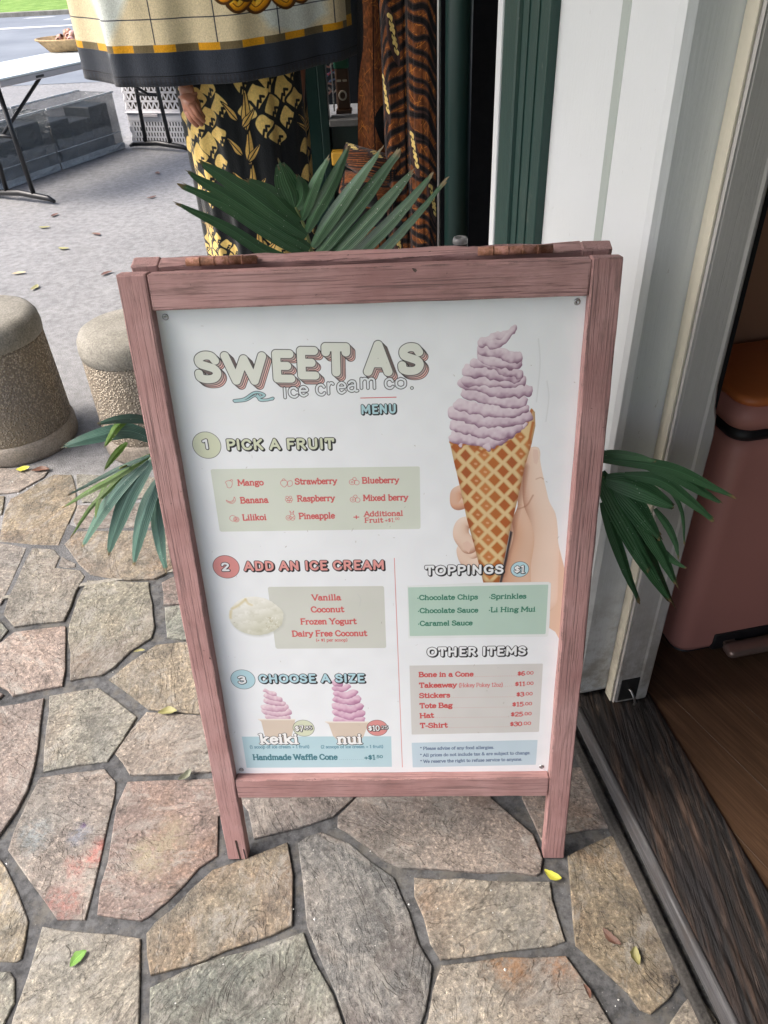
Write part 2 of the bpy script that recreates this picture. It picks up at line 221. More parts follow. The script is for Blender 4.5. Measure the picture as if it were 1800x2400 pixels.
# letters as pen strokes: advance | strokes (s = smooth, l = straight) | serifs x,y,half
GL = {
'A': "80|l 6,0 40,100 74,0;l 18,33 62,33|6,0,13 74,0,13",
'B': "76|l 14,0 14,100;s 14,100 44,99 58,88 58,66 44,54 14,54;s 14,54 50,52 66,38 64,12 44,0 14,0|10,100,9 10,0,9",
'C': "78|s 68,76 56,94 32,97 12,74 9,46 20,12 46,1 64,10 71,24|",
'D': "80|l 14,0 14,100;s 14,100 44,98 66,80 70,50 66,20 44,2 14,0|10,100,9 10,0,9",
'E': "70|l 14,0 14,100;l 14,100 60,100;l 14,52 50,52;l 14,0 62,0|8,100,6 8,0,6",
'F': "66|l 14,0 14,100;l 14,100 60,100;l 14,52 50,52|8,100,6 14,0,13",
'G': "82|s 68,78 54,96 30,96 12,74 9,46 20,12 44,1 64,8 70,26;l 70,26 70,40;l 70,40 48,40|",
'H': "86|l 14,0 14,100;l 70,0 70,100;l 14,52 70,52|14,100,13 14,0,13 70,100,13 70,0,13",
'I': "36|l 18,0 18,100|18,100,15 18,0,15",
'K': "80|l 14,0 14,100;l 66,100 16,44;l 32,60 70,0|14,100,13 14,0,13 64,100,11 70,0,11",
'L': "68|l 14,100 14,0;l 14,0 60,0;l 60,0 60,22|14,100,13",
'M': "98|l 12,0 14,100;l 14,100 49,24;l 49,24 84,100;l 84,100 86,0|12,100,10 12,0,12 86,100,10 86,0,12",
'N': "86|l 14,0 14,100;l 14,100 70,4;l 70,4 70,100|12,100,11 14,0,13 70,100,13",
'O': "84|s 42,98 16,84 8,50 16,16 42,2 68,16 76,50 68,84 42,98|",
'P': "70|l 14,0 14,100;s 14,100 46,99 62,88 63,64 46,48 14,46|10,100,9 14,0,13",
'R': "80|l 14,0 14,100;s 14,100 46,99 60,88 61,66 46,52 14,50;l 38,50 68,0|10,100,9 14,0,13 70,0,9",
'S': "68|s 57,78 46,95 26,97 11,84 13,64 32,54 52,44 60,26 50,6 28,1 10,8 7,24|",
'T': "74|l 37,0 37,100;l 8,100 66,100;l 8,100 8,80;l 66,100 66,80|37,0,14",
'U': "80|s 14,100 14,60 15,24 26,5 40,2 54,5 65,24 66,60 66,100|",
'V': "78|l 6,100 39,0;l 39,0 72,100|6,100,12 72,100,12",
'W': "108|l 6,100 30,2;l 30,2 54,88;l 54,88 78,2;l 78,2 102,100|8,100,12 54,96,8 100,100,12",
'Y': "76|l 6,100 38,48;l 70,100 38,48;l 38,48 38,0|6,100,12 70,100,12 38,0,14",
'Z': "70|l 10,100 60,100;l 60,100 10,0;l 10,0 62,0|",
'a': "60|s 10,54 22,66 38,64 44,50;l 44,50 44,8;s 44,8 48,1 56,3;s 44,38 24,38 9,28 9,10 24,0 38,6 44,18|",
'b': "62|l 14,100 14,0;s 14,50 26,66 42,66 54,50 54,18 42,1 26,0 14,14|8,100,6",
'c': "52|s 46,52 36,66 20,64 9,48 9,20 20,3 36,0 47,12|",
'd': "66|l 50,100 50,2;s 50,50 38,66 22,66 10,50 10,18 22,1 38,0 50,14|45,100,7 56,2,5",
'e': "56|s 10,36 48,38 46,56 30,67 14,56 9,34 14,10 30,0 47,12|",
'f': "42|s 20,0 20,40 20,78 28,96 40,94;l 6,64 36,64|20,0,13",
'g': "60|s 28,66 12,58 12,36 28,28 44,36 44,58 28,66;s 14,28 10,16 24,8 44,4 52,-10 40,-26 18,-27 8,-16 16,0;l 44,60 56,66|",
'h': "66|l 14,100 14,0;s 14,48 26,65 42,65 50,50 50,30 50,0|8,100,6 14,0,12 50,0,11",
'i': "34|l 17,66 17,0;l 17,90 17,92|12,66,6 17,0,13",
'j': "34|s 20,66 20,-10 12,-26 2,-24;l 20,90 20,92|15,66,6",
'k': "64|l 14,100 14,0;l 48,66 16,28;l 28,38 52,0|8,100,6 14,0,12 50,66,10 54,0,10",
'l': "34|l 17,100 17,0|12,100,6 17,0,13",
'm': "98|l 14,66 14,0;s 14,48 26,65 40,64 47,50 48,0;s 48,48 60,65 74,64 81,50 82,0|8,66,6 14,0,11 48,0,11 82,0,11",
'n': "66|l 14,66 14,0;s 14,48 26,65 42,65 50,50 50,30 50,0|8,66,6 14,0,12 50,0,11",
'o': "60|s 30,66 12,54 8,33 12,12 30,0 48,12 52,33 48,54 30,66|",
'p': "64|l 14,66 14,-30;s 14,50 26,66 42,66 54,50 54,18 42,1 26,0 14,14|8,66,6 14,-30,12",
'r': "50|l 14,66 14,0;s 14,44 24,62 36,67 44,60|8,66,6 14,0,13",
's': "50|s 41,52 32,65 16,64 9,52 18,40 32,34 42,22 36,4 20,0 8,6 6,14|",
't': "44|s 18,90 18,40 20,8 30,0 42,8;l 6,66 38,66|",
'u': "66|s 14,66 14,30 16,8 28,0 42,4 50,20;l 50,66 50,2|8,66,6 45,66,6 56,2,6",
'v': "58|l 6,66 29,0;l 29,0 52,66|6,66,10 52,66,10",
'w': "86|l 6,66 24,0;l 24,0 43,60;l 43,60 62,0;l 62,0 80,66|6,66,10 80,66,10",
'x': "60|l 8,66 50,0;l 50,66 8,0|8,66,9 50,66,9 8,0,9 50,0,9",
'y': "58|l 6,66 30,2;s 52,66 30,2 20,-22 8,-24|6,66,10 52,66,10",
'z': "54|l 8,66 46,66;l 46,66 8,0;l 8,0 48,0|",
'0': "62|s 31,98 14,84 9,50 14,16 31,2 48,16 53,50 48,84 31,98|",
'1': "46|l 26,0 26,98;l 26,98 10,84|26,0,15",
'2': "60|s 10,76 16,94 34,98 50,86 50,66 34,40 8,2;l 8,2 52,2|",
'3': "60|s 10,86 28,98 48,88 48,66 26,54;s 26,54 50,48 52,18 34,1 16,2 7,16|",
'5': "60|l 48,98 16,98;l 16,98 12,56;s 12,56 30,64 48,52 50,24 36,3 18,1 8,12|",
'6': "60|s 48,90 30,98 14,76 9,40 16,8 32,1 48,12 50,38 38,56 22,54 11,36|",
'7': "58|l 8,98 50,98;l 50,98 22,0|",
'8': "60|s 30,98 14,88 14,68 30,55 48,42 50,16 30,1 10,16 12,42 30,55 46,68 46,88 30,98|",
'$': "56|s 46,70 38,82 20,82 10,70 16,56 30,50 44,42 46,26 36,14 18,14 8,28;l 28,94 28,4|",
'.': "24|l 12,2 12,4|", ',': "24|l 13,6 8,-12|", '-': "40|l 8,36 32,36|", '·': "30|l 14,34 14,36|",
'+': "60|l 8,36 52,36;l 30,58 30,14|", '(': "32|s 26,104 12,76 9,44 12,12 26,-16|", ')': "32|s 8,104 20,76 23,44 20,12 8,-16|",
'*': "40|l 20,92 20,62;l 7,84 33,70;l 33,84 7,70|", '&': "84|s 72,44 60,14 34,0 12,12 12,34 40,58 50,80 36,98 20,84 34,50 72,0|",
' ': "34||"}
_gc = {}
def glyph(ch):
    if ch not in _gc:
        adv, st, se = GL[ch].split('|'); L = []
        for q in st.split(';'):
            if q:
                p = [tuple(map(float, v.split(','))) for v in q[2:].split()]
                L.append(spl(p, 5) if q[0] == 's' else np.array(p))
        S = [np.array([(x-h, y), (x+h, y)]) for x, y, h in (tuple(map(float, v.split(','))) for v in se.split())]
        _gc[ch] = (float(adv), L, S)
    return _gc[ch]
def layout(text, p0, p1, cap, serif=True):
    """pen lines of a text fitted between two baseline points, cap height in mm; returns (strokes, serifs) per letter"""
    adv = sum(glyph(c)[0] for c in text); p0 = np.array(p0, float); p1 = np.array(p1, float)
    u = p1-p0; Lx = np.hypot(*u); u /= Lx; up = np.array([u[1], -u[0]]); kx = Lx/adv; ky = cap/100; x = 0; out = []
    for c in text:
        a, L, S = glyph(c)
        f = lambda l: p0+np.outer((l[:, 0]+x)*kx, u)+np.outer(l[:, 1]*ky, up)
        out.append(([f(l) for l in L], [f(l) for l in S] if serif else [])); x += a
    return out
def say(cv, text, p0, p1, cap, col, wt=.085, alpha=1.):
    for L, S in layout(text, p0, p1, cap):
        cv.strokes(L, cap*wt, col, alpha)
        if S: cv.strokes(S, cap*wt*.55, col, alpha)
def bubble(cv, text, p0, p1, cap, col, r=.105, dark=(.10, .10, .12), rim=.05, sh=.08, rimk=.035):
    lay = layout(text, p0, p1, cap*.76, serif=False); off = np.array([sh*cap, sh*cap]); lift = np.array([0, -cap*.12]); out = []
    for L, _ in lay:
        if not L: continue
        a = np.vstack(L); c = (a.min(0)+a.max(0))/2; w_ = a[:, 0].max()-a[:, 0].min(); k = max(.5, (w_-cap*.10)/w_) if w_ > cap*.3 else 1.
        out.append([lift+c+(l-c)*np.array([k, 1]) for l in L])
    for L in out:
        for q in (1., .5): cv.strokes([l+off*q for l in L], cap*(r+rim), dark)
    for L in out: cv.strokes(L, cap*(r+rim), dark)
    for L in out: cv.strokes(L, cap*r, col)
def cell(cv, q, m, v):
    c = [(.74,.45,.24), (.70,.38,.18), (.78,.50,.28), (.67,.36,.18), (.72,.42,.20)][v]
    q = np.array(q); cv.strokes([np.vstack([q, q[:1]])], 1.4, (.80,.62,.40), .8, .7, m); g = cv.cover(q, .5)
    if g: cv._mix(g[0], g[1]*m[g[0]], c)
    if v in (0, 2):
        a = q.mean(0); cv.strokes([[a, a+(1.6, .5)]], 1.7, (.90,.74,.60), .7, .9, m)
def shade_cone(cv, cone, m):
    P = np.array(cone); g = cv.cover(P)
    sl, c, gx, gy, d = g
    k = np.clip(1-d/9, 0, 1)**2*.45*c; k = np.where(gx > 430, k, k*.5)
    cv._mix(sl, k, (.45,.24,.12))
def scoop(cv, c, r):
    P = cv.ell(c[0], c[1], r, r*.86, 60)
    n = blur_noise(60, 1, 6, 3)[:, 0]; P = np.array(c)+(P-np.array(c))*(1+.07*(n[:, None]-.5)+.05*(np.random.RandomState(3).rand(60, 1)-.5)*(P[:, :1] > c[0]))
    cv.poly([(x+2, y+3) for x, y in P], (.72,.73,.70), .6, 3)
    sl, cc, gx, gy, d = cv.cover(P)
    nx = (gx-c[0])/r; ny = (gy-c[1])/(r*.86); sh = np.clip(.5+.45*(-.4*nx-.8*ny), 0, 1)
    n2 = blur_noise(*gx.shape, 30, 5)*.6+blur_noise(*gx.shape, 9, 6)*.4; sw = .5+.5*np.sin((gx-c[0])*.09+(gy-c[1])*.33+6*n2); t = np.clip(sh*1.05+.35*(n2-.5)+.12*(sw-.5), 0, 1)[..., None]
    col = np.array((.76,.76,.68))*(1-t)+np.array((.97,.97,.95))*t
    cv.a[sl] = cv.a[sl]*(1-cc[..., None])+col*cc[..., None]
    for a, b, s_ in [((-.85,-.35),(-.3,-.75),.05), ((-.3,-.75),(-.1,-.5),.04), ((-.9,-.25),(-.95,.05),.05)]:
        cv.strokes([spl([(c[0]+a[0]*r, c[1]+a[1]*r), (c[0]+(a[0]+b[0])*.5*r-1, c[1]+(a[1]+b[1])*.5*r+2.5), (c[0]+b[0]*r, c[1]+b[1]*r)], 5)], r*s_*.6, (.84,.77,.55), .75, 2.2)
    rs = np.random.RandomState(2)
    for i in range(26):
        x = c[0]+r*(.25+.6*rs.rand()); y = c[1]+r*(.05+.55*rs.rand())
        cv.strokes([[(x, y), (x+rs.randn()*2, y+rs.randn()*2)]], .5, (.66,.62,.48) if i % 2 else (.98,.98,.97), .6, .5)
def badge(cv, c, r, col):
    cv.poly(cv.ell(c[0], c[1], r), INKC); cv.poly(cv.ell(c[0], c[1], r-.55), col)
INKC = (.12,.12,.14)
def big(cv, ch, a, b, cap):
    r = cap*.128; L = layout(ch, (a[0]+r, a[1]-r), (b[0]-r, b[1]-r), cap-2*r, serif=False)[0][0]
    L = [l*1. for l in L]
    for k, col in ((6.6, (.88,.70,.68)), (4.6, (.91,.75,.73)), (2.6, (.72,.64,.63))):
        o = np.array([k*.95, k])
        cv.strokes([l+o for l in L], r+.6, INKC); cv.strokes([l+o for l in L], r-.2, col)
    cv.strokes(L, r+.75, INKC); cv.strokes(L, r-.15, (.88,.895,.86))
def thin(cv, ch, a, b, cap):
    cap = cap/.7 if ch != '.' else cap; r = 2.0
    if ch == '.': L = [np.array([((a[0]+b[0])/2, a[1]-2), ((a[0]+b[0])/2+.01, a[1]-2)])]
    else:
        L = layout(ch, (a[0], a[1]-r), (b[0], b[1]-r), cap-r, serif=False)[0][0]
        if ch == 'i': L = L[:1]
    cv.strokes(L, r+.5, INKC); cv.strokes(L, r-.45, (.90,.92,.935))
def wave(cv, p, q):
    cv.strokes([spl(p, 5)], 2.2, INKC); cv.strokes([spl(q, 5)], 1.7, INKC); cv.strokes([spl(p, 5)], 1.5, (.66,.80,.82)); cv.strokes([spl(q, 5)], 1.0, (.66,.80,.82))
def dots(cv, a, b, n, col):
    for t in np.linspace(0, 1, n): cv.strokes([[(a[0]+(b[0]-a[0])*t, a[1]+(b[1]-a[1])*t)]], .42, col)
def price(cv, t, a, b, cap, wt):
    lay = layout(t, a, b, cap); 
    for q in (1, 0):
        o = np.array([.7, .7])*q
        for L, S in lay: cv.strokes([l+o for l in L], cap*wt+.75, INKC); S and cv.strokes([l+o for l in S], cap*wt*.6+.75, INKC)
    for L, S in lay: cv.strokes(L, cap*wt, (.96,.96,.96)); S and cv.strokes(S, cap*wt*.6, (.96,.96,.96))
def icon(cv, kind, c):
    x, y = c; col = (.80,.38,.38); o = lambda P, cl=True: cv.strokes([np.vstack([spl(P, 4, cl), spl(P, 4, cl)[:1]]) if cl else spl(P, 4)], .32, col)
    E = lambda dx, dy, r, ry=None: o(cv.ell(x+dx, y+dy, r, ry, 12))
    if kind == 'mango': o([(x-2,y-5),(x+3,y-5),(x+5,y-1),(x+2,y+6),(x-3,y+6),(x-4,y+1),(x-5,y-3)]); o([(x+1,y-5),(x+5,y-7),(x+6,y-4)], False)
    elif kind == 'banana': o([(x-7,y-1),(x-2,y+2),(x+4,y-1),(x+6,y-6),(x+7,y),(x+2,y+5),(x-5,y+3)]); o([(x-5,y+1),(x,y+3.5),(x+5,y)], False)
    elif kind == 'blue': E(-3,1,4.2); E(4,2,3.8); E(1,-4,2.6); E(-3,1,1.4)
    elif kind == 'berry2': o([(x-7,y-3),(x,y-4),(x+2,y+1),(x-3,y+7),(x-8,y+2)]); o([(x+3,y-2),(x+9,y-3),(x+9,y+4),(x+3,y+6)]); o([(x-6,y-4),(x-3,y-7),(x,y-4)], False)
    elif kind == 'rasp':
        for dx, dy in ((-2.5,-3),(2.5,-3),(0,0),(-3.6,1),(3.6,1),(-1.8,4),(1.8,4)): E(dx, dy, 2)
    elif kind == 'lili': E(-2,0,5); E(3,2,4.4); E(3,2,2.8); cv.strokes([[(x+3,y+2)]], 1.5, col, .6)
    elif kind == 'pine':
        E(-3,3,4); E(3,2,4,5.4); o([(x+1,y-3),(x,y-9),(x+3,y-5),(x+6,y-9),(x+5,y-3)], False); o([(x,y),(x+6,y+5)], False); o([(x+6,y),(x,y+6)], False); E(-3,3,1.5)
def grime(cv):
    n = blur_noise(cv.H, cv.W, 260, 11)*.5+blur_noise(cv.H, cv.W, 70, 12)*.5
    cv.a *= (1-.035*n)[..., None]
    rs = np.random.RandomState(8); w, h = cv.W/cv.k, cv.H/cv.k
    for i in range(70):
        x, y = rs.rand()*w, rs.rand()*h; cv.strokes([[(x, y), (x+rs.randn()*1.2, y+rs.randn()*2)]], .25+.3*rs.rand(), (.55,.52,.48), .25+.3*rs.rand(), .3)
    for x, y, l in ((520,60,90),(535,120,60),(250,470,22),(300,330,15)):
        cv.strokes([spl([(x, y), (x+4, y+l*.4), (x+2, y+l)])], .6, (.72,.74,.74), .35, .9)
def draw_poster(PK):
    PAPER=(.93,.945,.96); RED=(.80,.36,.36); PINK=(.86,.58,.57); SKY=(.72,.85,.89); SAGE=(.84,.86,.76); INK=(.09,.09,.11)
    cv=Canvas(580,864.4,PK,PAPER)
    cv.nz=[blur_noise(cv.H,cv.W,q*PK,int(q*10)) for q in (11,4,7)]
    # the printed photograph of a hand holding a waffle cone
    palm=[(497.4, 258.8), (506.6, 234.2), (513.9, 222.1), (520.5, 218.9), (527.7, 220.1), (531.2, 227.5), (532.0, 241.0), (536.7, 262.4), (543.4, 288.0), (549.3, 308.8), (559.9, 330.1), (565.1, 357.0), (567.6, 381.7), (574.3, 406.9), (582.7, 441.2), (586.9, 503.3), (585.4, 574.5), (563.1, 542.6), (475.6, 540.9), (473.1, 453.3), (480.0, 436.1), (490.3, 382.6), (493.6, 341.8), (502.0, 315.4), (498.6, 289.4)]
    cv.poly(spl(palm,4,True),(.89,.77,.68))
    pm=cv.mask(spl(palm,4,True))
    cv.lump([(519.8, 228.4), (522.7, 264.5), (527.9, 297.9), (537.9, 334.9), (542.2, 370.1), (540.4, 425.9), (538.6, 484.3)],11.0,34.5,(.90,.78,.70),(.68,.48,.39),(.95,.87,.81), light=(0.6, -0.5), mask=pm)
    cv.lump([(502.3, 323.4), (513.7, 369.4), (506.4, 425.2), (506.3, 483.6)],11.5,25.3,(.85,.68,.57),(.68,.48,.39),(.90,.78,.70), light=(0.5, -0.5), mask=pm)
    cv.poly([(520.6, 222.3), (527.4, 223.7), (530.0, 237.3), (527.5, 247.1), (523.1, 244.5), (520.7, 232.1)],(.90,.78,.72),.8)
    cv.lump([(433.0, 400.8), (420.8, 389.3), (428.3, 412.0), (452.8, 421.1)],9.6,13.2,(.90,.78,.70),(.68,.48,.39),(.95,.87,.81))
    cv.lump([(415.3, 287.2), (409.5, 292.2), (410.3, 309.2), (420.1, 308.1)],9.2,10.1,(.86,.66,.55),(.68,.48,.39),(.90,.78,.70))
    cv.lump([(432.2, 340.3), (419.2, 345.4), (417.0, 364.3), (429.2, 383.9)],10.1,13.9,(.90,.78,.70),(.68,.48,.39),(.95,.87,.81))
    cv.poly([(419.5, 378.2), (426.7, 374.2), (433.9, 381.3), (429.3, 396.5), (422.0, 389.3)],(.90,.77,.70),.9)
    cv.strokes([[(509.6, 251.6), (504.6, 294.7), (496.0, 341.8), (490.3, 382.6), (482.4, 436.1)]],4,(.52,.31,.23),.55,5,pm)
    cv.strokes([spl([(502.2, 320.7), (515.9, 314.5), (524.4, 297.8)],5)],.9,(.62,.42,.33),.6,1.2)
    cv.strokes([spl([(527.6, 271.0), (534.4, 268.6), (538.6, 271.3)],5)],.6,(.70,.50,.40),.6,.8)
    cone=[(398.6, 205.6), (408.0, 205.8), (435.1, 215.1), (466.5, 213.5), (492.6, 192.6), (512.4, 167.3), (515.3, 159.3), (520.4, 165.2), (522.2, 186.4), (518.0, 215.0), (509.6, 251.6), (504.3, 286.9), (499.6, 315.4), (491.8, 357.9), (485.2, 407.6), (478.0, 452.0), (452.9, 451.4), (446.7, 423.8), (437.6, 384.1), (425.1, 334.7), (415.3, 284.6), (404.7, 236.3)]
    cv.poly([(x+4,y+3) for x,y in cone[13:16]]+[(x+.5,y) for x,y in cone[13:16]][::-1],(.16,.13,.15),.9,1.2)
    cv.poly(cone,(.88,.77,.58))
    cm=cv.mask(cone)
    cell(cv,[(387.5, 202.6), (393.9, 194.4), (401.1, 203.9), (394.7, 212.2)],cm,4)
    cell(cv,[(413.6, 202.4), (420.5, 194.2), (428.4, 203.7), (421.5, 212.0)],cm,3)
    cell(cv,[(401.1, 215.8), (407.8, 207.5), (415.4, 217.2), (408.8, 225.6)],cm,1)
    cell(cv,[(388.5, 229.5), (395.0, 221.0), (402.3, 230.8), (395.8, 239.3)],cm,4)
    cell(cv,[(439.7, 202.1), (447.0, 194.0), (455.6, 203.6), (448.3, 211.8)],cm,2)
    cell(cv,[(427.4, 215.6), (434.5, 207.3), (442.8, 217.0), (435.7, 225.4)],cm,0)
    cell(cv,[(414.9, 229.2), (421.8, 220.8), (429.9, 230.6), (422.9, 239.1)],cm,3)
    cell(cv,[(402.3, 243.0), (409.0, 234.5), (416.8, 244.4), (410.0, 252.9)],cm,1)
    cell(cv,[(389.5, 256.9), (396.1, 248.3), (403.5, 258.3), (397.0, 267.0)],cm,4)
    cell(cv,[(466.2, 201.9), (473.5, 193.8), (482.2, 203.3), (474.9, 211.6)],cm,1)
    cell(cv,[(453.5, 215.3), (461.2, 207.1), (470.1, 216.8), (462.5, 225.1)],cm,4)
    cell(cv,[(441.2, 228.9), (448.7, 220.6), (457.4, 230.4), (450.0, 238.8)],cm,2)
    cell(cv,[(428.8, 242.7), (436.0, 234.2), (444.5, 244.1), (437.2, 252.7)],cm,0)
    cell(cv,[(416.2, 256.6), (423.2, 248.0), (431.4, 258.0), (424.4, 266.7)],cm,3)
    cell(cv,[(403.5, 270.7), (410.3, 262.0), (418.1, 272.1), (411.3, 280.9)],cm,1)
    cell(cv,[(390.6, 285.0), (397.2, 276.2), (404.8, 286.4), (398.1, 295.3)],cm,4)
    cell(cv,[(493.3, 201.7), (499.9, 193.6), (508.2, 203.1), (501.6, 211.4)],cm,0)
    cell(cv,[(480.8, 215.1), (487.8, 206.9), (496.3, 216.5), (489.3, 224.9)],cm,3)
    cell(cv,[(468.1, 228.7), (475.4, 220.3), (484.3, 230.1), (476.9, 238.6)],cm,1)
    cell(cv,[(455.3, 242.4), (463.0, 234.0), (472.1, 243.9), (464.4, 252.4)],cm,4)
    cell(cv,[(442.8, 256.3), (450.4, 247.8), (459.2, 257.8), (451.7, 266.4)],cm,2)
    cell(cv,[(430.3, 270.4), (437.6, 261.7), (446.1, 271.9), (438.8, 280.6)],cm,0)
    cell(cv,[(417.5, 284.7), (424.7, 275.9), (432.9, 286.1), (425.8, 295.0)],cm,3)
    cell(cv,[(404.7, 299.1), (411.6, 290.2), (419.6, 300.5), (412.6, 309.5)],cm,1)
    cell(cv,[(391.6, 313.7), (398.3, 304.7), (406.0, 315.1), (399.3, 324.2)],cm,4)
    cell(cv,[(508.0, 214.9), (514.3, 206.6), (522.3, 216.3), (516.0, 224.6)],cm,2)
    cell(cv,[(495.5, 228.5), (502.2, 220.1), (510.5, 229.9), (503.8, 238.3)],cm,0)
    cell(cv,[(482.8, 242.2), (489.9, 233.7), (498.5, 243.6), (491.5, 252.1)],cm,3)
    cell(cv,[(470.0, 256.1), (477.4, 247.5), (486.3, 257.5), (478.9, 266.1)],cm,1)
    cell(cv,[(457.1, 270.1), (464.8, 261.5), (474.0, 271.6), (466.3, 280.3)],cm,4)
    cell(cv,[(444.5, 284.3), (452.1, 275.6), (461.1, 285.8), (453.4, 294.6)],cm,2)
    cell(cv,[(431.8, 298.8), (439.2, 289.9), (447.9, 300.2), (440.4, 309.2)],cm,0)
    cell(cv,[(418.9, 313.3), (426.1, 304.3), (434.5, 314.8), (427.3, 323.9)],cm,3)
    cell(cv,[(405.9, 328.1), (412.9, 319.0), (421.0, 329.6), (414.0, 338.8)],cm,1)
    cell(cv,[(392.7, 343.1), (399.5, 333.8), (407.3, 344.5), (400.5, 353.8)],cm,4)
    cell(cv,[(510.4, 241.9), (516.7, 233.5), (524.8, 243.3), (518.5, 251.9)],cm,2)
    cell(cv,[(497.7, 255.8), (504.4, 247.2), (512.8, 257.2), (506.1, 265.8)],cm,0)
    cell(cv,[(484.9, 269.8), (492.0, 261.2), (500.7, 271.3), (493.6, 280.0)],cm,3)
    cell(cv,[(472.0, 284.0), (479.5, 275.3), (488.4, 285.5), (481.0, 294.3)],cm,1)
    cell(cv,[(458.9, 298.4), (466.7, 289.6), (476.0, 299.9), (468.2, 308.8)],cm,4)
    cell(cv,[(446.1, 313.0), (453.9, 304.0), (463.0, 314.5), (455.2, 323.5)],cm,2)
    cell(cv,[(433.3, 327.7), (440.8, 318.6), (449.6, 329.2), (442.1, 338.4)],cm,0)
    cell(cv,[(420.3, 342.7), (427.6, 333.5), (436.1, 344.1), (428.8, 353.4)],cm,3)
    cell(cv,[(407.1, 357.8), (414.3, 348.5), (422.5, 359.3), (415.4, 368.7)],cm,1)
    cell(cv,[(393.8, 373.1), (400.7, 363.7), (408.6, 374.6), (401.7, 384.1)],cm,4)
    cell(cv,[(512.8, 269.6), (519.1, 260.9), (527.3, 271.0), (521.0, 279.7)],cm,2)
    cell(cv,[(500.0, 283.7), (506.8, 275.0), (515.2, 285.2), (508.5, 294.0)],cm,0)
    cell(cv,[(487.1, 298.1), (494.2, 289.2), (503.0, 299.5), (495.9, 308.5)],cm,3)
    cell(cv,[(474.0, 312.6), (481.5, 303.7), (490.6, 314.1), (483.1, 323.1)],cm,1)
    cell(cv,[(460.8, 327.4), (468.7, 318.3), (478.1, 328.9), (470.2, 338.0)],cm,4)
    cell(cv,[(447.8, 342.3), (455.7, 333.1), (464.9, 343.8), (457.1, 353.0)],cm,2)
    cell(cv,[(434.9, 357.4), (442.5, 348.1), (451.4, 358.9), (443.8, 368.3)],cm,0)
    cell(cv,[(421.7, 372.7), (429.2, 363.3), (437.8, 374.2), (430.4, 383.7)],cm,3)
    cell(cv,[(408.4, 388.2), (415.7, 378.6), (424.0, 389.7), (416.8, 399.3)],cm,1)
    cell(cv,[(394.9, 403.9), (402.0, 394.2), (410.0, 405.4), (403.0, 415.1)],cm,4)
    cell(cv,[(515.2, 297.8), (521.6, 288.9), (529.9, 299.2), (523.5, 308.1)],cm,2)
    cell(cv,[(502.4, 312.3), (509.1, 303.3), (517.7, 313.7), (510.9, 322.8)],cm,0)
    cell(cv,[(489.3, 327.0), (496.5, 317.9), (505.3, 328.5), (498.2, 337.6)],cm,3)
    cell(cv,[(476.1, 341.9), (483.7, 332.7), (492.8, 343.4), (485.3, 352.6)],cm,1)
    cell(cv,[(462.7, 357.0), (470.7, 347.7), (480.1, 358.5), (472.2, 367.8)],cm,4)
    cell(cv,[(449.6, 372.2), (457.5, 362.8), (466.9, 373.8), (459.0, 383.2)],cm,2)
    cell(cv,[(436.5, 387.7), (444.2, 378.2), (453.3, 389.2), (445.5, 398.8)],cm,0)
    cell(cv,[(423.2, 403.4), (430.7, 393.7), (439.5, 404.9), (432.0, 414.7)],cm,3)
    cell(cv,[(409.7, 419.3), (417.1, 409.5), (425.5, 420.8), (418.2, 430.7)],cm,1)
    cell(cv,[(396.1, 435.4), (403.2, 425.4), (411.4, 436.9), (404.3, 446.9)],cm,4)
    cell(cv,[(517.8, 326.7), (524.2, 317.6), (532.5, 328.1), (526.1, 337.2)],cm,2)
    cell(cv,[(504.7, 341.5), (511.6, 332.3), (520.2, 343.0), (513.4, 352.2)],cm,0)
    cell(cv,[(491.6, 356.6), (498.8, 347.3), (507.7, 358.1), (500.5, 367.4)],cm,3)
    cell(cv,[(478.2, 371.8), (485.8, 362.4), (495.1, 373.3), (487.5, 382.8)],cm,1)
    cell(cv,[(464.7, 387.3), (472.7, 377.8), (482.3, 388.8), (474.3, 398.4)],cm,4)
    cell(cv,[(451.4, 402.9), (459.4, 393.3), (468.9, 404.5), (460.9, 414.2)],cm,2)
    cell(cv,[(438.1, 418.8), (446.0, 409.0), (455.2, 420.3), (447.3, 430.2)],cm,0)
    cell(cv,[(424.7, 434.8), (432.3, 424.9), (441.3, 436.4), (433.6, 446.4)],cm,3)
    cell(cv,[(411.1, 451.1), (418.5, 441.1), (427.1, 452.6), (419.7, 462.8)],cm,1)
    cell(cv,[(520.3, 356.2), (526.8, 346.9), (535.2, 357.6), (528.8, 367.0)],cm,2)
    cell(cv,[(507.2, 371.4), (514.1, 362.0), (522.8, 372.9), (515.9, 382.4)],cm,0)
    cell(cv,[(493.9, 386.8), (501.1, 377.3), (510.2, 388.3), (502.9, 397.9)],cm,3)
    cell(cv,[(480.4, 402.5), (488.0, 392.8), (497.4, 404.0), (489.7, 413.7)],cm,1)
    cell(cv,[(466.7, 418.3), (474.8, 408.5), (484.4, 419.8), (476.4, 429.7)],cm,4)
    cell(cv,[(453.2, 434.3), (461.4, 424.4), (471.0, 435.9), (462.9, 445.8)],cm,2)
    cell(cv,[(439.8, 450.6), (447.8, 440.6), (457.1, 452.1), (449.1, 462.2)],cm,0)
    cell(cv,[(523.0, 386.4), (529.5, 376.9), (538.0, 387.9), (531.5, 397.5)],cm,2)
    cell(cv,[(509.7, 402.0), (516.6, 392.4), (525.4, 403.5), (518.5, 413.2)],cm,0)
    cell(cv,[(496.2, 417.8), (503.5, 408.1), (512.7, 419.3), (505.4, 429.2)],cm,3)
    cell(cv,[(482.6, 433.8), (490.3, 424.0), (499.7, 435.4), (492.0, 445.3)],cm,1)
    cell(cv,[(468.8, 450.0), (476.9, 440.0), (486.7, 451.6), (478.5, 461.7)],cm,4)
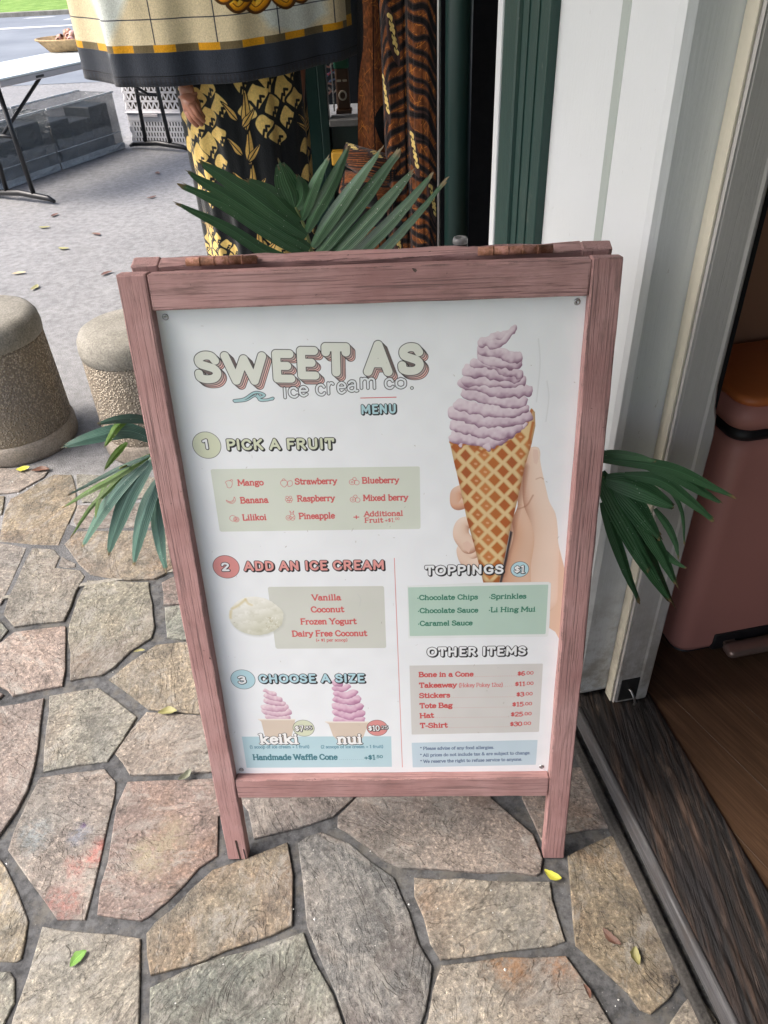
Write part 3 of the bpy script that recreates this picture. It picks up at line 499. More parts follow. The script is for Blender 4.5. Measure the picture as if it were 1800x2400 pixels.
    cell(cv,[(525.7, 417.3), (532.2, 407.6), (540.8, 418.8), (534.3, 428.7)],cm,2)
    cell(cv,[(512.3, 433.3), (519.2, 423.5), (528.1, 434.8), (521.2, 444.8)],cm,0)
    cell(cv,[(498.7, 449.5), (506.0, 439.5), (515.2, 451.0), (507.9, 461.1)],cm,3)
    cell(cv,[(528.5, 449.0), (535.0, 439.0), (543.7, 450.5), (537.1, 460.6)],cm,2)
    shade_cone(cv,cone,cm)
    cv.strokes([[(400.2, 208.0), (408.0, 211.9), (414.8, 218.2), (419.3, 211.0)]],1.9,(.70,.40,.20),.85,.8)
    cv.strokes([[(419.3, 212.2), (430.5, 208.9), (435.1, 217.5), (446.5, 225.2)]],1.9,(.70,.40,.20),.85,.8)
    cv.strokes([[(448.7, 222.8), (462.1, 218.3), (475.4, 211.3), (486.5, 209.2)]],1.9,(.70,.40,.20),.85,.8)
    cv.strokes([[(486.2, 202.0), (497.0, 191.6), (509.9, 183.6), (515.5, 162.7)]],1.9,(.70,.40,.20),.85,.8)
    cv.strokes([[(518.6, 181.5), (516.1, 198.1), (514.6, 212.4)]],1.9,(.70,.40,.20),.85,.8)
    cv.lump([(408.0, 201.0), (430.4, 204.0), (457.4, 209.6), (475.2, 204.1)],9.2,9.9,(.83,.75,.80),(.50,.36,.46),(.90,.85,.88), rag=4.2)
    cv.lump([(479.5, 199.4), (494.7, 190.3), (505.6, 185.9)],8.8,5.5,(.83,.75,.80),(.50,.36,.46),(.90,.85,.88), rag=4.2)
    cv.lump([(414.8, 212.1), (415.9, 215.8)],4.0,2.6,(.83,.75,.80),(.50,.36,.46),(.90,.85,.88), rag=4.2)
    cv.lump([(453.1, 215.6), (455.4, 219.3)],6.6,4.0,(.83,.75,.80),(.50,.36,.46),(.90,.85,.88), rag=4.2)
    cv.lump([(409.0, 183.1), (436.9, 188.7), (472.7, 195.6), (494.6, 187.9)],9.7,11.0,(.83,.75,.80),(.50,.36,.46),(.90,.85,.88), rag=4.2)
    cv.lump([(405.6, 164.2), (430.0, 171.9), (465.5, 177.6), (508.3, 171.8)],10.3,8.7,(.83,.75,.80),(.50,.36,.46),(.90,.85,.88), rag=4.2)
    cv.lump([(413.3, 151.6), (440.8, 159.4), (478.3, 165.1), (503.3, 160.1)],8.4,8.8,(.83,.75,.80),(.50,.36,.46),(.90,.85,.88), rag=4.2)
    cv.lump([(423.0, 134.7), (451.5, 143.6), (482.2, 150.2), (500.7, 149.6)],9.2,7.5,(.83,.75,.80),(.50,.36,.46),(.90,.85,.88), rag=4.2)
    cv.lump([(419.6, 118.8), (444.6, 126.3), (477.3, 132.9), (505.4, 132.6)],8.8,9.7,(.83,.75,.80),(.50,.36,.46),(.90,.85,.88), rag=4.2)
    cv.lump([(422.8, 116.6), (446.6, 117.3), (476.9, 120.5), (498.3, 118.9)],7.9,7.9,(.83,.75,.80),(.50,.36,.46),(.90,.85,.88), rag=4.2)
    cv.lump([(426.9, 101.2), (446.3, 102.9), (472.1, 108.1), (491.6, 112.0)],10.1,8.8,(.83,.75,.80),(.50,.36,.46),(.90,.85,.88), rag=4.2)
    cv.lump([(435.4, 90.4), (454.6, 93.2), (476.3, 102.7), (493.6, 108.7)],8.0,7.1,(.83,.75,.80),(.50,.36,.46),(.90,.85,.88), rag=4.2)
    cv.lump([(445.7, 75.5), (450.2, 84.3), (467.4, 92.5), (490.8, 92.1)],8.8,8.8,(.83,.75,.80),(.50,.36,.46),(.90,.85,.88), rag=4.2)
    cv.lump([(444.6, 71.1), (462.7, 76.0), (482.0, 83.1), (491.6, 85.6)],7.6,8.0,(.83,.75,.80),(.50,.36,.46),(.90,.85,.88), rag=4.2)
    cv.lump([(445.1, 63.6), (462.1, 56.7), (478.8, 52.0), (485.2, 44.8)],8.0,4.6,(.83,.75,.80),(.50,.36,.46),(.90,.85,.88), rag=4.2)
    cv.lump([(449.7, 62.7), (462.4, 65.3), (474.8, 59.3), (484.4, 47.3)],5.9,3.4,(.83,.75,.80),(.50,.36,.46),(.90,.85,.88), rag=4.2)
    cv.poly([(40.6, 243.5), (43.0, 241.8), (352.5, 245.6), (354.6, 247.3), (353.9, 349.1), (351.9, 351.2), (42.4, 348.6), (40.2, 346.4)],(.835,.86,.815))
    cv.poly([(104.2, 454.5), (106.9, 452.4), (291.2, 454.8), (293.2, 457.6), (292.2, 575.8), (290.2, 578.5), (106.7, 576.7), (104.4, 573.4)],(.82,.83,.80))
    cv.poly([(330.7, 455.0), (449.7, 451.6), (556.9, 452.6), (560.7, 455.7), (563.2, 537.3), (562.2, 557.9), (560.4, 560.2), (330.0, 559.3)],(.90,.92,.92))
    cv.poly([(331.9, 458.3), (555.8, 457.7), (556.7, 459.0), (557.8, 553.2), (556.4, 554.8), (333.3, 554.7), (332.6, 553.6)],(.72,.82,.77))
    cv.poly([(330.5, 616.6), (555.7, 616.2), (556.9, 617.7), (558.3, 767.4), (556.8, 769.0), (331.9, 772.4), (330.7, 771.1)],(.825,.82,.81))
    cv.poly([(330.4, 792.2), (555.8, 788.1), (556.9, 789.2), (556.8, 847.1), (555.6, 848.5), (331.8, 852.7), (331.0, 851.3)],(.765,.84,.885))
    cv.strokes([[(311.6, 403.0), (311.8, 851.9)]],.45,RED,.9)
    cv.strokes([[(272.3, 137.0), (322.9, 137.2)]],.6,RED)
    cv.lump([(75.3, 727.5), (93.6, 729.3), (107.5, 729.5)],6.4,6.9,(.86,.74,.80),(.70,.52,.62),(.92,.86,.88), rag=3)
    cv.lump([(73.3, 714.0), (90.1, 718.7), (110.0, 716.0)],7.8,8.3,(.86,.74,.80),(.70,.52,.62),(.92,.86,.88), rag=3)
    cv.lump([(73.1, 705.1), (88.9, 708.3), (107.6, 705.6)],7.8,7.8,(.86,.74,.80),(.70,.52,.62),(.92,.86,.88), rag=3)
    cv.lump([(78.2, 690.5), (88.1, 693.6), (102.7, 696.7)],6.9,7.4,(.86,.74,.80),(.70,.52,.62),(.92,.86,.88), rag=3)
    cv.lump([(77.2, 678.8), (87.1, 681.9), (98.0, 686.4)],5.7,6.6,(.86,.74,.80),(.70,.52,.62),(.92,.86,.88), rag=3)
    cv.lump([(73.9, 667.2), (81.5, 670.2), (90.1, 674.7)],3.2,6.0,(.86,.74,.80),(.70,.52,.62),(.92,.86,.88), rag=3)
    cv.lump([(197.2, 735.2), (222.4, 737.1), (242.1, 735.0)],6.9,7.4,(.83,.66,.76),(.66,.44,.58),(.90,.79,.85), rag=3)
    cv.lump([(199.4, 718.8), (220.7, 726.6), (241.7, 720.9)],8.3,8.3,(.83,.66,.76),(.66,.44,.58),(.90,.79,.85), rag=3)
    cv.lump([(199.3, 704.1), (221.6, 711.8), (239.2, 704.6)],8.3,8.3,(.83,.66,.76),(.66,.44,.58),(.90,.79,.85), rag=3)
    cv.lump([(200.4, 688.0), (220.4, 694.1), (236.6, 688.5)],7.5,7.9,(.83,.66,.76),(.66,.44,.58),(.90,.79,.85), rag=3)
    cv.lump([(201.2, 676.4), (219.0, 679.6), (231.8, 674.0)],7.0,7.0,(.83,.66,.76),(.66,.44,.58),(.90,.79,.85), rag=3)
    cv.lump([(200.9, 663.5), (213.2, 665.1), (221.3, 660.9)],7.4,6.9,(.83,.66,.76),(.66,.44,.58),(.90,.79,.85), rag=3)
    cv.lump([(205.0, 652.1), (210.8, 632.5)],9.2,1.8,(.83,.66,.76),(.66,.44,.58),(.90,.79,.85), rag=3)
    cv.poly([(55.7, 732.3), (123.4, 733.3), (112.1, 778.3), (101.2, 793.8), (68.1, 793.4), (63.8, 768.4), (61.4, 737.8)],(.85,.79,.73))
    cv.poly([(176.0, 740.1), (259.5, 741.2), (250.3, 755.6), (239.3, 789.3), (198.0, 791.9), (189.5, 779.3), (182.6, 745.6)],(.85,.79,.73))
    cv.poly([(55.8, 731.1), (123.5, 732.1), (122.7, 735.7), (58.2, 734.8)],(.95,.93,.90),.7)
    cv.poly([(176.1, 738.8), (259.6, 740.0), (258.5, 743.6), (178.6, 742.5)],(.95,.93,.90),.7)
    cv.poly([(21.9, 773.4), (293.7, 776.1), (292.3, 850.8), (21.3, 850.3)],(.73,.845,.88))
    cv.poly([(65.8, 771.5), (111.6, 772.1), (103.0, 787.5), (71.2, 787.1)],(.85,.79,.73))
    cv.poly([(188.1, 773.1), (244.7, 773.9), (235.8, 789.2), (199.4, 789.4)],(.85,.79,.73))
    scoop(cv,(78.6, 509.6),45.0)
    badge(cv,(40.7, 203.0),21.4,SAGE)
    badge(cv,(41.4, 413.1),21.6,PINK)
    badge(cv,(40.2, 641.8),21.6,SKY)
    badge(cv,(136.5, 754.7),19.5,SAGE)
    badge(cv,(269.3, 755.9),18.9,PINK)
    badge(cv,(510.0, 428.1),14.5,SKY)
    bubble(cv,'1',(33.7, 209.8),(46.3, 209.6),17.2,(.93,.94,.95), sh=0.02)
    bubble(cv,'2',(32.4, 421.8),(47.7, 421.7),17.3,(.93,.94,.95), sh=0.02)
    bubble(cv,'3',(30.3, 652.1),(46.2, 651.8),18.7,(.93,.94,.95), sh=0.02)
    bubble(cv,'PICK A FRUIT',(68.4, 212.4),(230.6, 215.0),18.8,SAGE)
    bubble(cv,'ADD AN ICE CREAM',(69.4, 421.9),(296.1, 424.6),19.2,(.89,.62,.60))
    bubble(cv,'CHOOSE A SIZE',(66.9, 650.7),(253.2, 652.3),20.3,SKY)
    bubble(cv,'MENU',(271.2, 161.9),(323.2, 161.9),15.3,(.70,.84,.87))
    bubble(cv,'TOPPINGS',(358.9, 436.8),(485.3, 436.6),19.4,(.93,.94,.95))
    bubble(cv,'OTHER ITEMS',(360.3, 598.4),(528.1, 598.5),20.4,(.93,.94,.95))
    big(cv,'S',(35.7, 108.6),(81.2, 110.0),47.7)
    big(cv,'W',(74.8, 112.4),(145.8, 114.5),48.6)
    big(cv,'E',(144.4, 110.6),(185.0, 111.8),47.6)
    big(cv,'E',(179.7, 107.1),(219.3, 108.3),47.4)
    big(cv,'T',(216.0, 103.8),(264.1, 105.3),48.3)
    big(cv,'A',(275.7, 104.9),(321.9, 106.3),50.5)
    big(cv,'S',(323.2, 105.4),(366.6, 106.7),47.1)
    thin(cv,'i',(159.7, 134.9),(168.8, 135.2),16.1)
    thin(cv,'c',(168.9, 134.1),(183.4, 134.6),15.5)
    thin(cv,'e',(183.6, 133.0),(198.1, 133.4),15.5)
    thin(cv,'c',(208.2, 132.2),(222.5, 132.6),17.0)
    thin(cv,'r',(223.9, 131.1),(235.1, 131.4),18.0)
    thin(cv,'e',(238.4, 130.5),(252.6, 130.9),17.5)
    thin(cv,'a',(253.6, 128.1),(269.5, 128.6),16.8)
    thin(cv,'m',(270.5, 124.2),(297.0, 125.0),16.1)
    thin(cv,'c',(306.4, 125.3),(320.1, 125.7),15.4)
    thin(cv,'o',(321.3, 125.2),(338.7, 125.7),15.4)
    thin(cv,'.',(341.6, 126.3),(349.8, 126.6),25.9)
    wave(cv,[(90.4, 135.5), (105.4, 133.3), (119.0, 125.3), (127.1, 124.5), (135.0, 128.4), (128.3, 131.4), (124.9, 128.1), (128.0, 134.7), (137.9, 135.8), (146.8, 133.5)],[(91.0, 137.1), (107.6, 135.5), (119.8, 129.3), (124.6, 131.2), (129.0, 136.6), (146.1, 135.0)])
    say(cv,'Mango',(78.6, 269.7),(118.4, 269.9),9.30,RED,0.105)
    say(cv,'Strawberry',(165.9, 270.0),(229.5, 270.5),9.30,RED,0.105)
    say(cv,'Blueberry',(267.3, 270.9),(322.9, 271.5),9.30,RED,0.105)
    say(cv,'Banana',(78.9, 299.7),(122.2, 299.6),9.60,RED,0.105)
    say(cv,'Raspberry',(166.7, 298.9),(224.3, 299.2),9.50,RED,0.105)
    say(cv,'Mixed berry',(267.6, 300.3),(335.8, 300.9),9.50,RED,0.105)
    say(cv,'Lilikoi',(78.7, 329.4),(116.2, 329.4),9.70,RED,0.105)
    say(cv,'Pineapple',(166.6, 329.1),(222.3, 329.3),9.70,RED,0.105)
    say(cv,'Additional',(267.6, 327.1),(327.6, 327.3),8.20,RED,0.105)
    say(cv,'Fruit',(267.8, 338.0),(296.5, 338.1),7.90,RED,0.105)
    say(cv,'+$1.',(298.7, 337.9),(314.9, 338.0),6.70,RED,0.070)
    say(cv,'00',(315.0, 334.6),(322.1, 334.5),3.90,RED,0.080)
    say(cv,'+',(250.3, 332.4),(260.6, 332.4),11.50,RED,0.070)
    icon(cv,'mango',(65.7, 266.7))
    icon(cv,'berry2',(152.3, 267.3))
    icon(cv,'blue',(255.3, 267.7))
    icon(cv,'banana',(64.6, 294.8))
    icon(cv,'rasp',(154.2, 294.7))
    icon(cv,'blue',(255.0, 297.0))
    icon(cv,'lili',(65.8, 325.7))
    icon(cv,'pine',(153.5, 323.9))
    say(cv,'Vanilla',(174.3, 479.7),(222.2, 480.2),10.50,RED,0.105)
    say(cv,'Coconut',(170.7, 503.2),(225.6, 503.6),10.60,RED,0.105)
    say(cv,'Frozen Yogurt',(151.5, 527.1),(244.6, 527.9),10.80,RED,0.105)
    say(cv,'Dairy Free Coconut',(135.0, 551.5),(261.0, 552.6),11.00,RED,0.105)
    say(cv,'(+ $1 per scoop)',(174.4, 562.9),(227.5, 563.4),5.80,RED,0.080)
    say(cv,'(1 scoop of ice cream + 1 fruit)',(33.4, 802.0),(143.0, 802.5),6.90,(.33,.53,.62),0.080)
    say(cv,'(2 scoops of ice cream + 1 fruit)',(164.2, 803.3),(278.2, 803.8),6.80,(.33,.53,.62),0.080)
    say(cv,'Handmade Waffle Cone',(36.0, 830.4),(192.8, 831.3),12.80,(.25,.47,.52),0.105)
    say(cv,'+$1',(242.0, 832.5),(262.9, 832.4),11.50,(.25,.47,.52),0.090)
    say(cv,'.50',(262.6, 828.6),(276.8, 828.4),6.40,(.25,.47,.52),0.105)
    dots(cv,(197.1, 831.7),(239.9, 831.8),13,(.25,.47,.52))
    price(cv,'keiki',(53.2, 790.7),(124.6, 790.9),22.4,.12)
    price(cv,'nui',(195.2, 792.5),(240.7, 792.4),22.3,.12)
    price(cv,'$7',(120.3, 761.8),(136.6, 761.7),12.8,.09)
    price(cv,'.85',(137.0, 757.7),(151.9, 757.6),7.9,.09)
    price(cv,'$10',(253.0, 762.4),(273.8, 762.3),12.2,.09)
    price(cv,'.25',(274.0, 758.4),(288.8, 758.3),7.3,.09)
    price(cv,'$1',(501.0, 434.4),(518.5, 434.4),13.0,.09)
    say(cv,'·Chocolate Chips',(346.0, 482.6),(444.8, 483.1),8.80,(.20,.47,.38),0.105)
    say(cv,'·Sprinkles',(462.1, 483.1),(522.9, 483.2),8.80,(.20,.47,.38),0.105)
    say(cv,'·Chocolate Sauce',(346.3, 508.2),(445.6, 508.9),8.90,(.20,.47,.38),0.105)
    say(cv,'·Li Hing Mui',(462.2, 508.8),(538.7, 509.0),9.00,(.20,.47,.38),0.105)
    say(cv,'·Caramel Sauce',(346.2, 533.8),(436.7, 534.2),9.10,(.20,.47,.38),0.105)
    say(cv,'Bone in a Cone',(345.9, 641.1),(439.7, 641.2),9.80,(.78,.30,.30),0.115)
    say(cv,'$6',(515.1, 641.2),(527.6, 641.0),8.80,(.78,.30,.30),0.100)
    say(cv,'.00',(527.5, 639.0),(542.3, 638.8),6.30,(.78,.30,.30),0.100)
    say(cv,'Takeaway',(346.1, 664.7),(411.3, 664.3),9.90,(.78,.30,.30),0.115)
    say(cv,'$11',(511.5, 663.9),(529.2, 663.7),8.90,(.78,.30,.30),0.100)
    say(cv,'.00',(529.1, 661.7),(543.4, 661.4),6.40,(.78,.30,.30),0.100)
    say(cv,'Stickers',(346.0, 687.7),(400.0, 687.0),10.10,(.78,.30,.30),0.115)
    say(cv,'$3',(515.0, 687.1),(528.3, 686.8),9.10,(.78,.30,.30),0.100)
    say(cv,'.00',(528.2, 684.7),(543.0, 684.5),6.50,(.78,.30,.30),0.100)
    say(cv,'Tote Bag',(346.2, 710.8),(404.0, 710.1),10.30,(.78,.30,.30),0.115)
    say(cv,'$15',(508.4, 709.4),(528.5, 709.2),9.20,(.78,.30,.30),0.100)
    say(cv,'.00',(528.4, 707.1),(543.1, 706.8),6.60,(.78,.30,.30),0.100)
    say(cv,'Hat',(346.2, 733.8),(371.3, 732.6),10.50,(.78,.30,.30),0.115)
    say(cv,'$25',(506.8, 732.1),(528.3, 731.9),9.30,(.78,.30,.30),0.100)
    say(cv,'.00',(528.2, 729.9),(543.5, 729.6),6.80,(.78,.30,.30),0.100)
    say(cv,'T-Shirt',(346.0, 756.8),(395.4, 755.9),10.60,(.78,.30,.30),0.115)
    say(cv,'$30',(506.2, 754.7),(527.7, 754.5),9.50,(.78,.30,.30),0.100)
    say(cv,'.00',(527.6, 752.4),(543.6, 752.1),6.90,(.78,.30,.30),0.100)
    say(cv,'(Hokey Pokey 12oz)',(415.0, 664.9),(490.4, 664.8),8.50,RED,0.060)
    dots(cv,(440.7, 642.0),(513.5, 641.7),25,RED)
    dots(cv,(491.1, 664.6),(510.1, 663.4),6,RED)
    dots(cv,(402.9, 687.6),(512.1, 687.8),37,RED)
    dots(cv,(407.4, 710.7),(507.0, 710.7),33,RED)
    dots(cv,(374.9, 733.1),(502.9, 733.4),42,RED)
    dots(cv,(399.0, 756.5),(504.5, 756.3),34,RED)
    say(cv,'* Please advise of any food allergies.',(345.5, 809.5),(479.4, 808.4),6.90,(.30,.38,.52),0.080)
    say(cv,'* All prices do not include tax & are subject to change.',(345.2, 826.1),(545.7, 822.4),6.90,(.30,.38,.52),0.080)
    say(cv,'* We reserve the right to refuse service to anyone.',(345.4, 841.6),(531.3, 838.1),7.10,(.30,.38,.52),0.080)
    grime(cv); return cv
# ---------------------------------------------------------------- materials
class NB:
    def __init__(s, name, rough=.6, spec=.5, metal=0.):
        s.m = bpy.data.materials.new(name); s.m.use_nodes = True; s.t = s.m.node_tree; s.b = s.t.nodes['Principled BSDF']
        s.b.inputs['Roughness'].default_value = rough; s.b.inputs['Specular IOR Level'].default_value = spec; s.b.inputs['Metallic'].default_value = metal
        s.tc = s.t.nodes.new('ShaderNodeTexCoord')
    def n(s, ty, **k):
        x = s.t.nodes.new('ShaderNode'+ty)
        for a, b in k.items(): setattr(x, a, b)
        return x
    def l(s, a, b): s.t.links.new(a, b)
    def coord(s, kind='Object', scale=(1, 1, 1), rot=(0, 0, 0), loc=(0, 0, 0), rnd=False):
        m = s.n('Mapping'); m.inputs['Scale'].default_value = scale; m.inputs['Rotation'].default_value = rot; m.inputs['Location'].default_value = loc
        src = s.n('NewGeometry').outputs['Position'] if kind == 'World' else s.tc.outputs[kind]
        if rnd:
            oi = s.n('ObjectInfo'); a = s.n('VectorMath', operation='SCALE'); a.inputs[0].default_value = (37, 51, 23); s.l(oi.outputs['Random'], a.inputs['Scale'])
            b = s.n('VectorMath', operation='ADD'); s.l(src, b.inputs[0]); s.l(a.outputs[0], b.inputs[1]); src = b.outputs[0]
            s.l(src, m.inputs[0])
        else: s.l(src, m.inputs[0])
        return m.outputs[0]
    def noise(s, co, scale=5, det=5, rough=.55, dist=0.):
        x = s.n('TexNoise'); x.inputs['Scale'].default_value = scale; x.inputs['Detail'].default_value = det; x.inputs['Roughness'].default_value = rough; x.inputs['Distortion'].default_value = dist
        s.l(co, x.inputs['Vector']); return x.outputs[0]
    def vor(s, co, scale=5, feat='F1', out=0, rand=1.):
        x = s.n('TexVoronoi', feature=feat); x.inputs['Scale'].default_value = scale; x.inputs['Randomness'].default_value = rand; s.l(co, x.inputs['Vector']); return x.outputs[out]
    def ramp(s, fac, stops, interp='LINEAR'):
        r = s.n('ValToRGB'); r.color_ramp.interpolation = interp; e = r.color_ramp.elements
        while len(e) < len(stops): e.new(.5)
        for q, (p, c) in zip(e, stops): q.position = p; q.color = (*c, 1) if len(c) == 3 else c
        s.l(fac, r.inputs[0]); return r.outputs[0]
    def val(s, fac, a, b, c=0., d=1.):
        r = s.n('MapRange'); r.inputs[1].default_value = a; r.inputs[2].default_value = b; r.inputs[3].default_value = c; r.inputs[4].default_value = d; s.l(fac, r.inputs[0]); return r.outputs[0]
    def mix(s, fac, a, b, mode='MIX'):
        x = s.n('Mix', data_type='RGBA', blend_type=mode)
        for sock, q in ((x.inputs[0], fac), (x.inputs[6], a), (x.inputs[7], b)):
            if isinstance(q, (int, float)): sock.default_value = q
            elif isinstance(q, tuple): sock.default_value = (*q, 1)
            else: s.l(q, sock)
        return x.outputs[2]
    def math(s, op, a, b=0.):
        x = s.n('Math', operation=op)
        for i, q in enumerate((a, b)):
            if isinstance(q, (int, float)): x.inputs[i].default_value = q
            else: s.l(q, x.inputs[i])
        return x.outputs[0]
    def base(s, c):
        if isinstance(c, tuple): s.b.inputs['Base Color'].default_value = (*c, 1)
        else: s.l(c, s.b.inputs['Base Color'])
    def rough(s, r): s.l(r, s.b.inputs['Roughness'])
    def bump(s, h, dist=.002, strength=1., prev=None):
        x = s.n('Bump'); x.inputs['Distance'].default_value = dist; x.inputs['Strength'].default_value = strength; s.l(h, x.inputs['Height'])
        if prev is not None: s.l(prev, x.inputs['Normal'])
        s.l(x.outputs[0], s.b.inputs['Normal']); return x.outputs[0]

def m_plain(name, c, rough=.5, spec=.5, metal=0., var=.12, sc=30, bump=.0006):
    b = NB(name, rough, spec, metal); co = b.coord(); n = b.noise(co, sc, 4)
    b.base(b.mix(n, tuple(q*(1-var) for q in c), tuple(min(1, q*(1+var)) for q in c))); b.bump(n, bump, .6); b.rough(b.val(n, .3, .7, rough*.85, min(1, rough*1.15))); return b.m

def m_pinkwood():
    b = NB('weathered_pink_paint', .55, .35); co = b.coord(scale=(1, 1, 1), rnd=True)
    mp = b.coord(scale=(1.6, 120, 120), rnd=True); g = b.noise(mp, 3.2, 5, .6, .3); mp2 = b.coord(scale=(5, 230, 230), rnd=True); g2 = b.noise(mp2, 3, 3, .6)
    blot = b.noise(co, 9, 5, .6); c = b.ramp(blot, [(.3, (.33, .175, .168)), (.5, (.41, .235, .225)), (.75, (.49, .305, .295))])
    groove = b.val(g, .35, .45, 0, 1); g2v = b.val(g2, .3, .5, 0, 1)
    c = b.mix(groove, (.225, .135, .13), c); c = b.mix(b.math('MULTIPLY', b.math('SUBTRACT', 1., g2v), .3), c, (.22, .13, .12))
    chip = b.noise(co, 55, 3, .7); ch = b.val(chip, .70, .735); c = b.mix(ch, c, (.10, .07, .06)); gt = b.val(b.noise(b.coord(scale=(3, 16, 16), rnd=True), 3, 6, .7), .56, .68, 0, .6); c = b.mix(gt, c, (.20, .125, .115)); bv = b.n('Bevel'); bv.inputs['Radius'].default_value = .004; gn = b.n('NewGeometry'); dp = b.n('VectorMath', operation='DOT_PRODUCT'); b.l(bv.outputs[0], dp.inputs[0]); b.l(gn.outputs['Normal'], dp.inputs[1]); ew = b.math('MULTIPLY', b.val(dp.outputs['Value'], .999, .93, 0, 1), b.val(b.noise(co, 38, 4, .7), .46, .56)); c = b.mix(b.math('MULTIPLY', ew, .75), c, (.115, .085, .075))
    dust = b.val(b.noise(co, 4, 3), .5, .8, 0, .35); c = b.mix(dust, c, (.42, .30, .29))
    b.base(c); b.rough(b.val(g, .3, .7, .75, .5)); h = b.math('ADD', b.math('MULTIPLY', groove, .6), b.math('MULTIPLY', g2v, .4)); h = b.math('SUBTRACT', h, b.math('MULTIPLY', ch, .8)); b.bump(h, .0009, .9); return b.m

def m_stone(stains=(), nm='cleft_flagstone'):
    b = NB(nm, .72, .4); co = b.coord('Object', rnd=True); oi = b.n('ObjectInfo').outputs['Random']
    wn = b.n('TexWhiteNoise', noise_dimensions='1D'); b.l(oi, wn.inputs['W'])
    rot = b.n('VectorRotate', rotation_type='Z_AXIS'); b.l(co, rot.inputs['Vector']); b.l(b.math('MULTIPLY', wn.outputs['Value'], 3.1), rot.inputs['Angle']); co = rot.outputs[0]
    st = b.n('Mapping'); st.inputs['Scale'].default_value = (1, 1.8, 1); b.l(co, st.inputs[0]); lay = b.noise(st.outputs[0], 5.5, 5, .62, 1.3); st2n = b.n('Mapping'); st2n.inputs['Scale'].default_value = (1.1, 1.7, 1); b.l(co, st2n.inputs[0]); st2 = st2n.outputs[0]
    tone = b.ramp(wn.outputs['Color'] if False else wn.outputs['Value'], [(0, (.155, .148, .138)), (.18, (.190, .156, .142)), (.36, (.108, .114, .116)), (.5, (.178, .152, .112)), (.66, (.124, .136, .124)), (.82, (.205, .190, .166)), (1, (.150, .118, .110))])
    big = b.noise(co, 5, 5, .65, .4)
    c = b.mix(b.val(big, .35, .7), tone, b.mix(1., tone, (1.7, 1.62, 1.52), 'MULTIPLY'))
    rust = b.val(b.noise(co, 3.1, 5, .6, 1.), .55, .75, 0, .55); c = b.mix(rust, c, (.20, .115, .065))
    gr = b.val(b.noise(co, 4.3, 5, .6, .5), .56, .7, 0, .55); c = b.mix(gr, c, (.085, .094, .092))
    fine = b.noise(co, 130, 4, .75); c = b.mix(.85, c, b.ramp(fine, [(.30, (.35, .34, .33)), (.48, (.90, .90, .90)), (.56, (1.1, 1.09, 1.07)), (.70, (2.3, 2.25, 2.15))]), 'MULTIPLY'); md = b.noise(co, 48, 5, .8); c = b.mix(.7, c, b.ramp(md, [(.34, (.55,)*3), (.5, (1.,)*3), (.66, (1.5, 1.48, 1.42))]), 'MULTIPLY')
    pk = b.val(b.noise(co, 2.2, 5, .65, .8), .50, .66, 0, .4); c = b.mix(pk, c, (.17, .128, .112)); dkp = b.val(b.noise(co, 5.5, 7, .75, 1.4), .54, .64, 0, .55); c = b.mix(dkp, c, (.075, .070, .062))
    scr = b.noise(st2, 10, 7, .8, .5); c = b.mix(b.val(scr, .52, .63, 0, .65), c, (.31, .30, .275)); c = b.mix(b.val(scr, .44, .36, 0, .55), c, (.07, .062, .055)); pale = b.val(b.noise(st.outputs[0], 9, 7, .75, .6), .54, .68, 0, .6); c = b.mix(pale, c, (.27, .25, .225))
    step = b.ramp(lay, [(.0, (0, 0, 0)), (.34, (.1,)*3), (.36, (.3,)*3), (.46, (.36,)*3), (.475, (.6,)*3), (.58, (.66,)*3), (.6, (.9,)*3), (1, (1,)*3)])
    edge = b.val(b.math('ABSOLUTE', b.math('SUBTRACT', lay, .468)), .0, .012, .55, 0); c = b.mix(edge, c, (.04, .035, .03))
    pos = b.n('NewGeometry').outputs['Position']
    for sx, sy, sr, sc_, sa in stains:
        dn = b.n('VectorMath', operation='DISTANCE'); b.l(pos, dn.inputs[0]); dn.inputs[1].default_value = (sx, sy, 0)
        dd = b.math('ADD', dn.outputs['Value'], b.math('MULTIPLY', b.math('SUBTRACT', b.noise(co, 22, 6, .75), .5), sr*2.2)); c = b.mix(b.math('MULTIPLY', b.val(dd, sr*.3, sr*1.15, sa, 0), b.val(b.noise(co, 75, 5, .8), .40, .56, .12, 1.)), c, sc_)
    b.base(c); b.rough(b.val(fine, .3, .7, .85, .6))
    n1 = b.bump(step, .008, .6); n2 = b.bump(b.noise(st.outputs[0], 15, 7, .72, 1.2), .006, .4, n1); b.bump(fine, .0018, .9, b.bump(md, .004, .7, n2)); return b.m

def m_mortar():
    b = NB('grey_mortar', .85, .25); co = b.coord('World'); n = b.noise(co, 60, 5, .7); big = b.noise(co, 4, 3)
    c = b.mix(b.val(big, .35, .65), (.075, .078, .084), (.135, .138, .143)); c = b.mix(b.val(n, .38, .62), b.mix(1., c, (.45, .45, .45), 'MULTIPLY'), c); dp_ = b.val(b.noise(co, 13, 5, .75), .5, .62, 0, .5); c = b.mix(dp_, c, (.155, .145, .125)); sp = b.val(b.vor(co, 90), .06, .10, 1, 0); c = b.mix(b.math('MULTIPLY', sp, .35), c, (.4, .4, .38))
    b.base(c); b.bump(n, .002, .8); return b.m

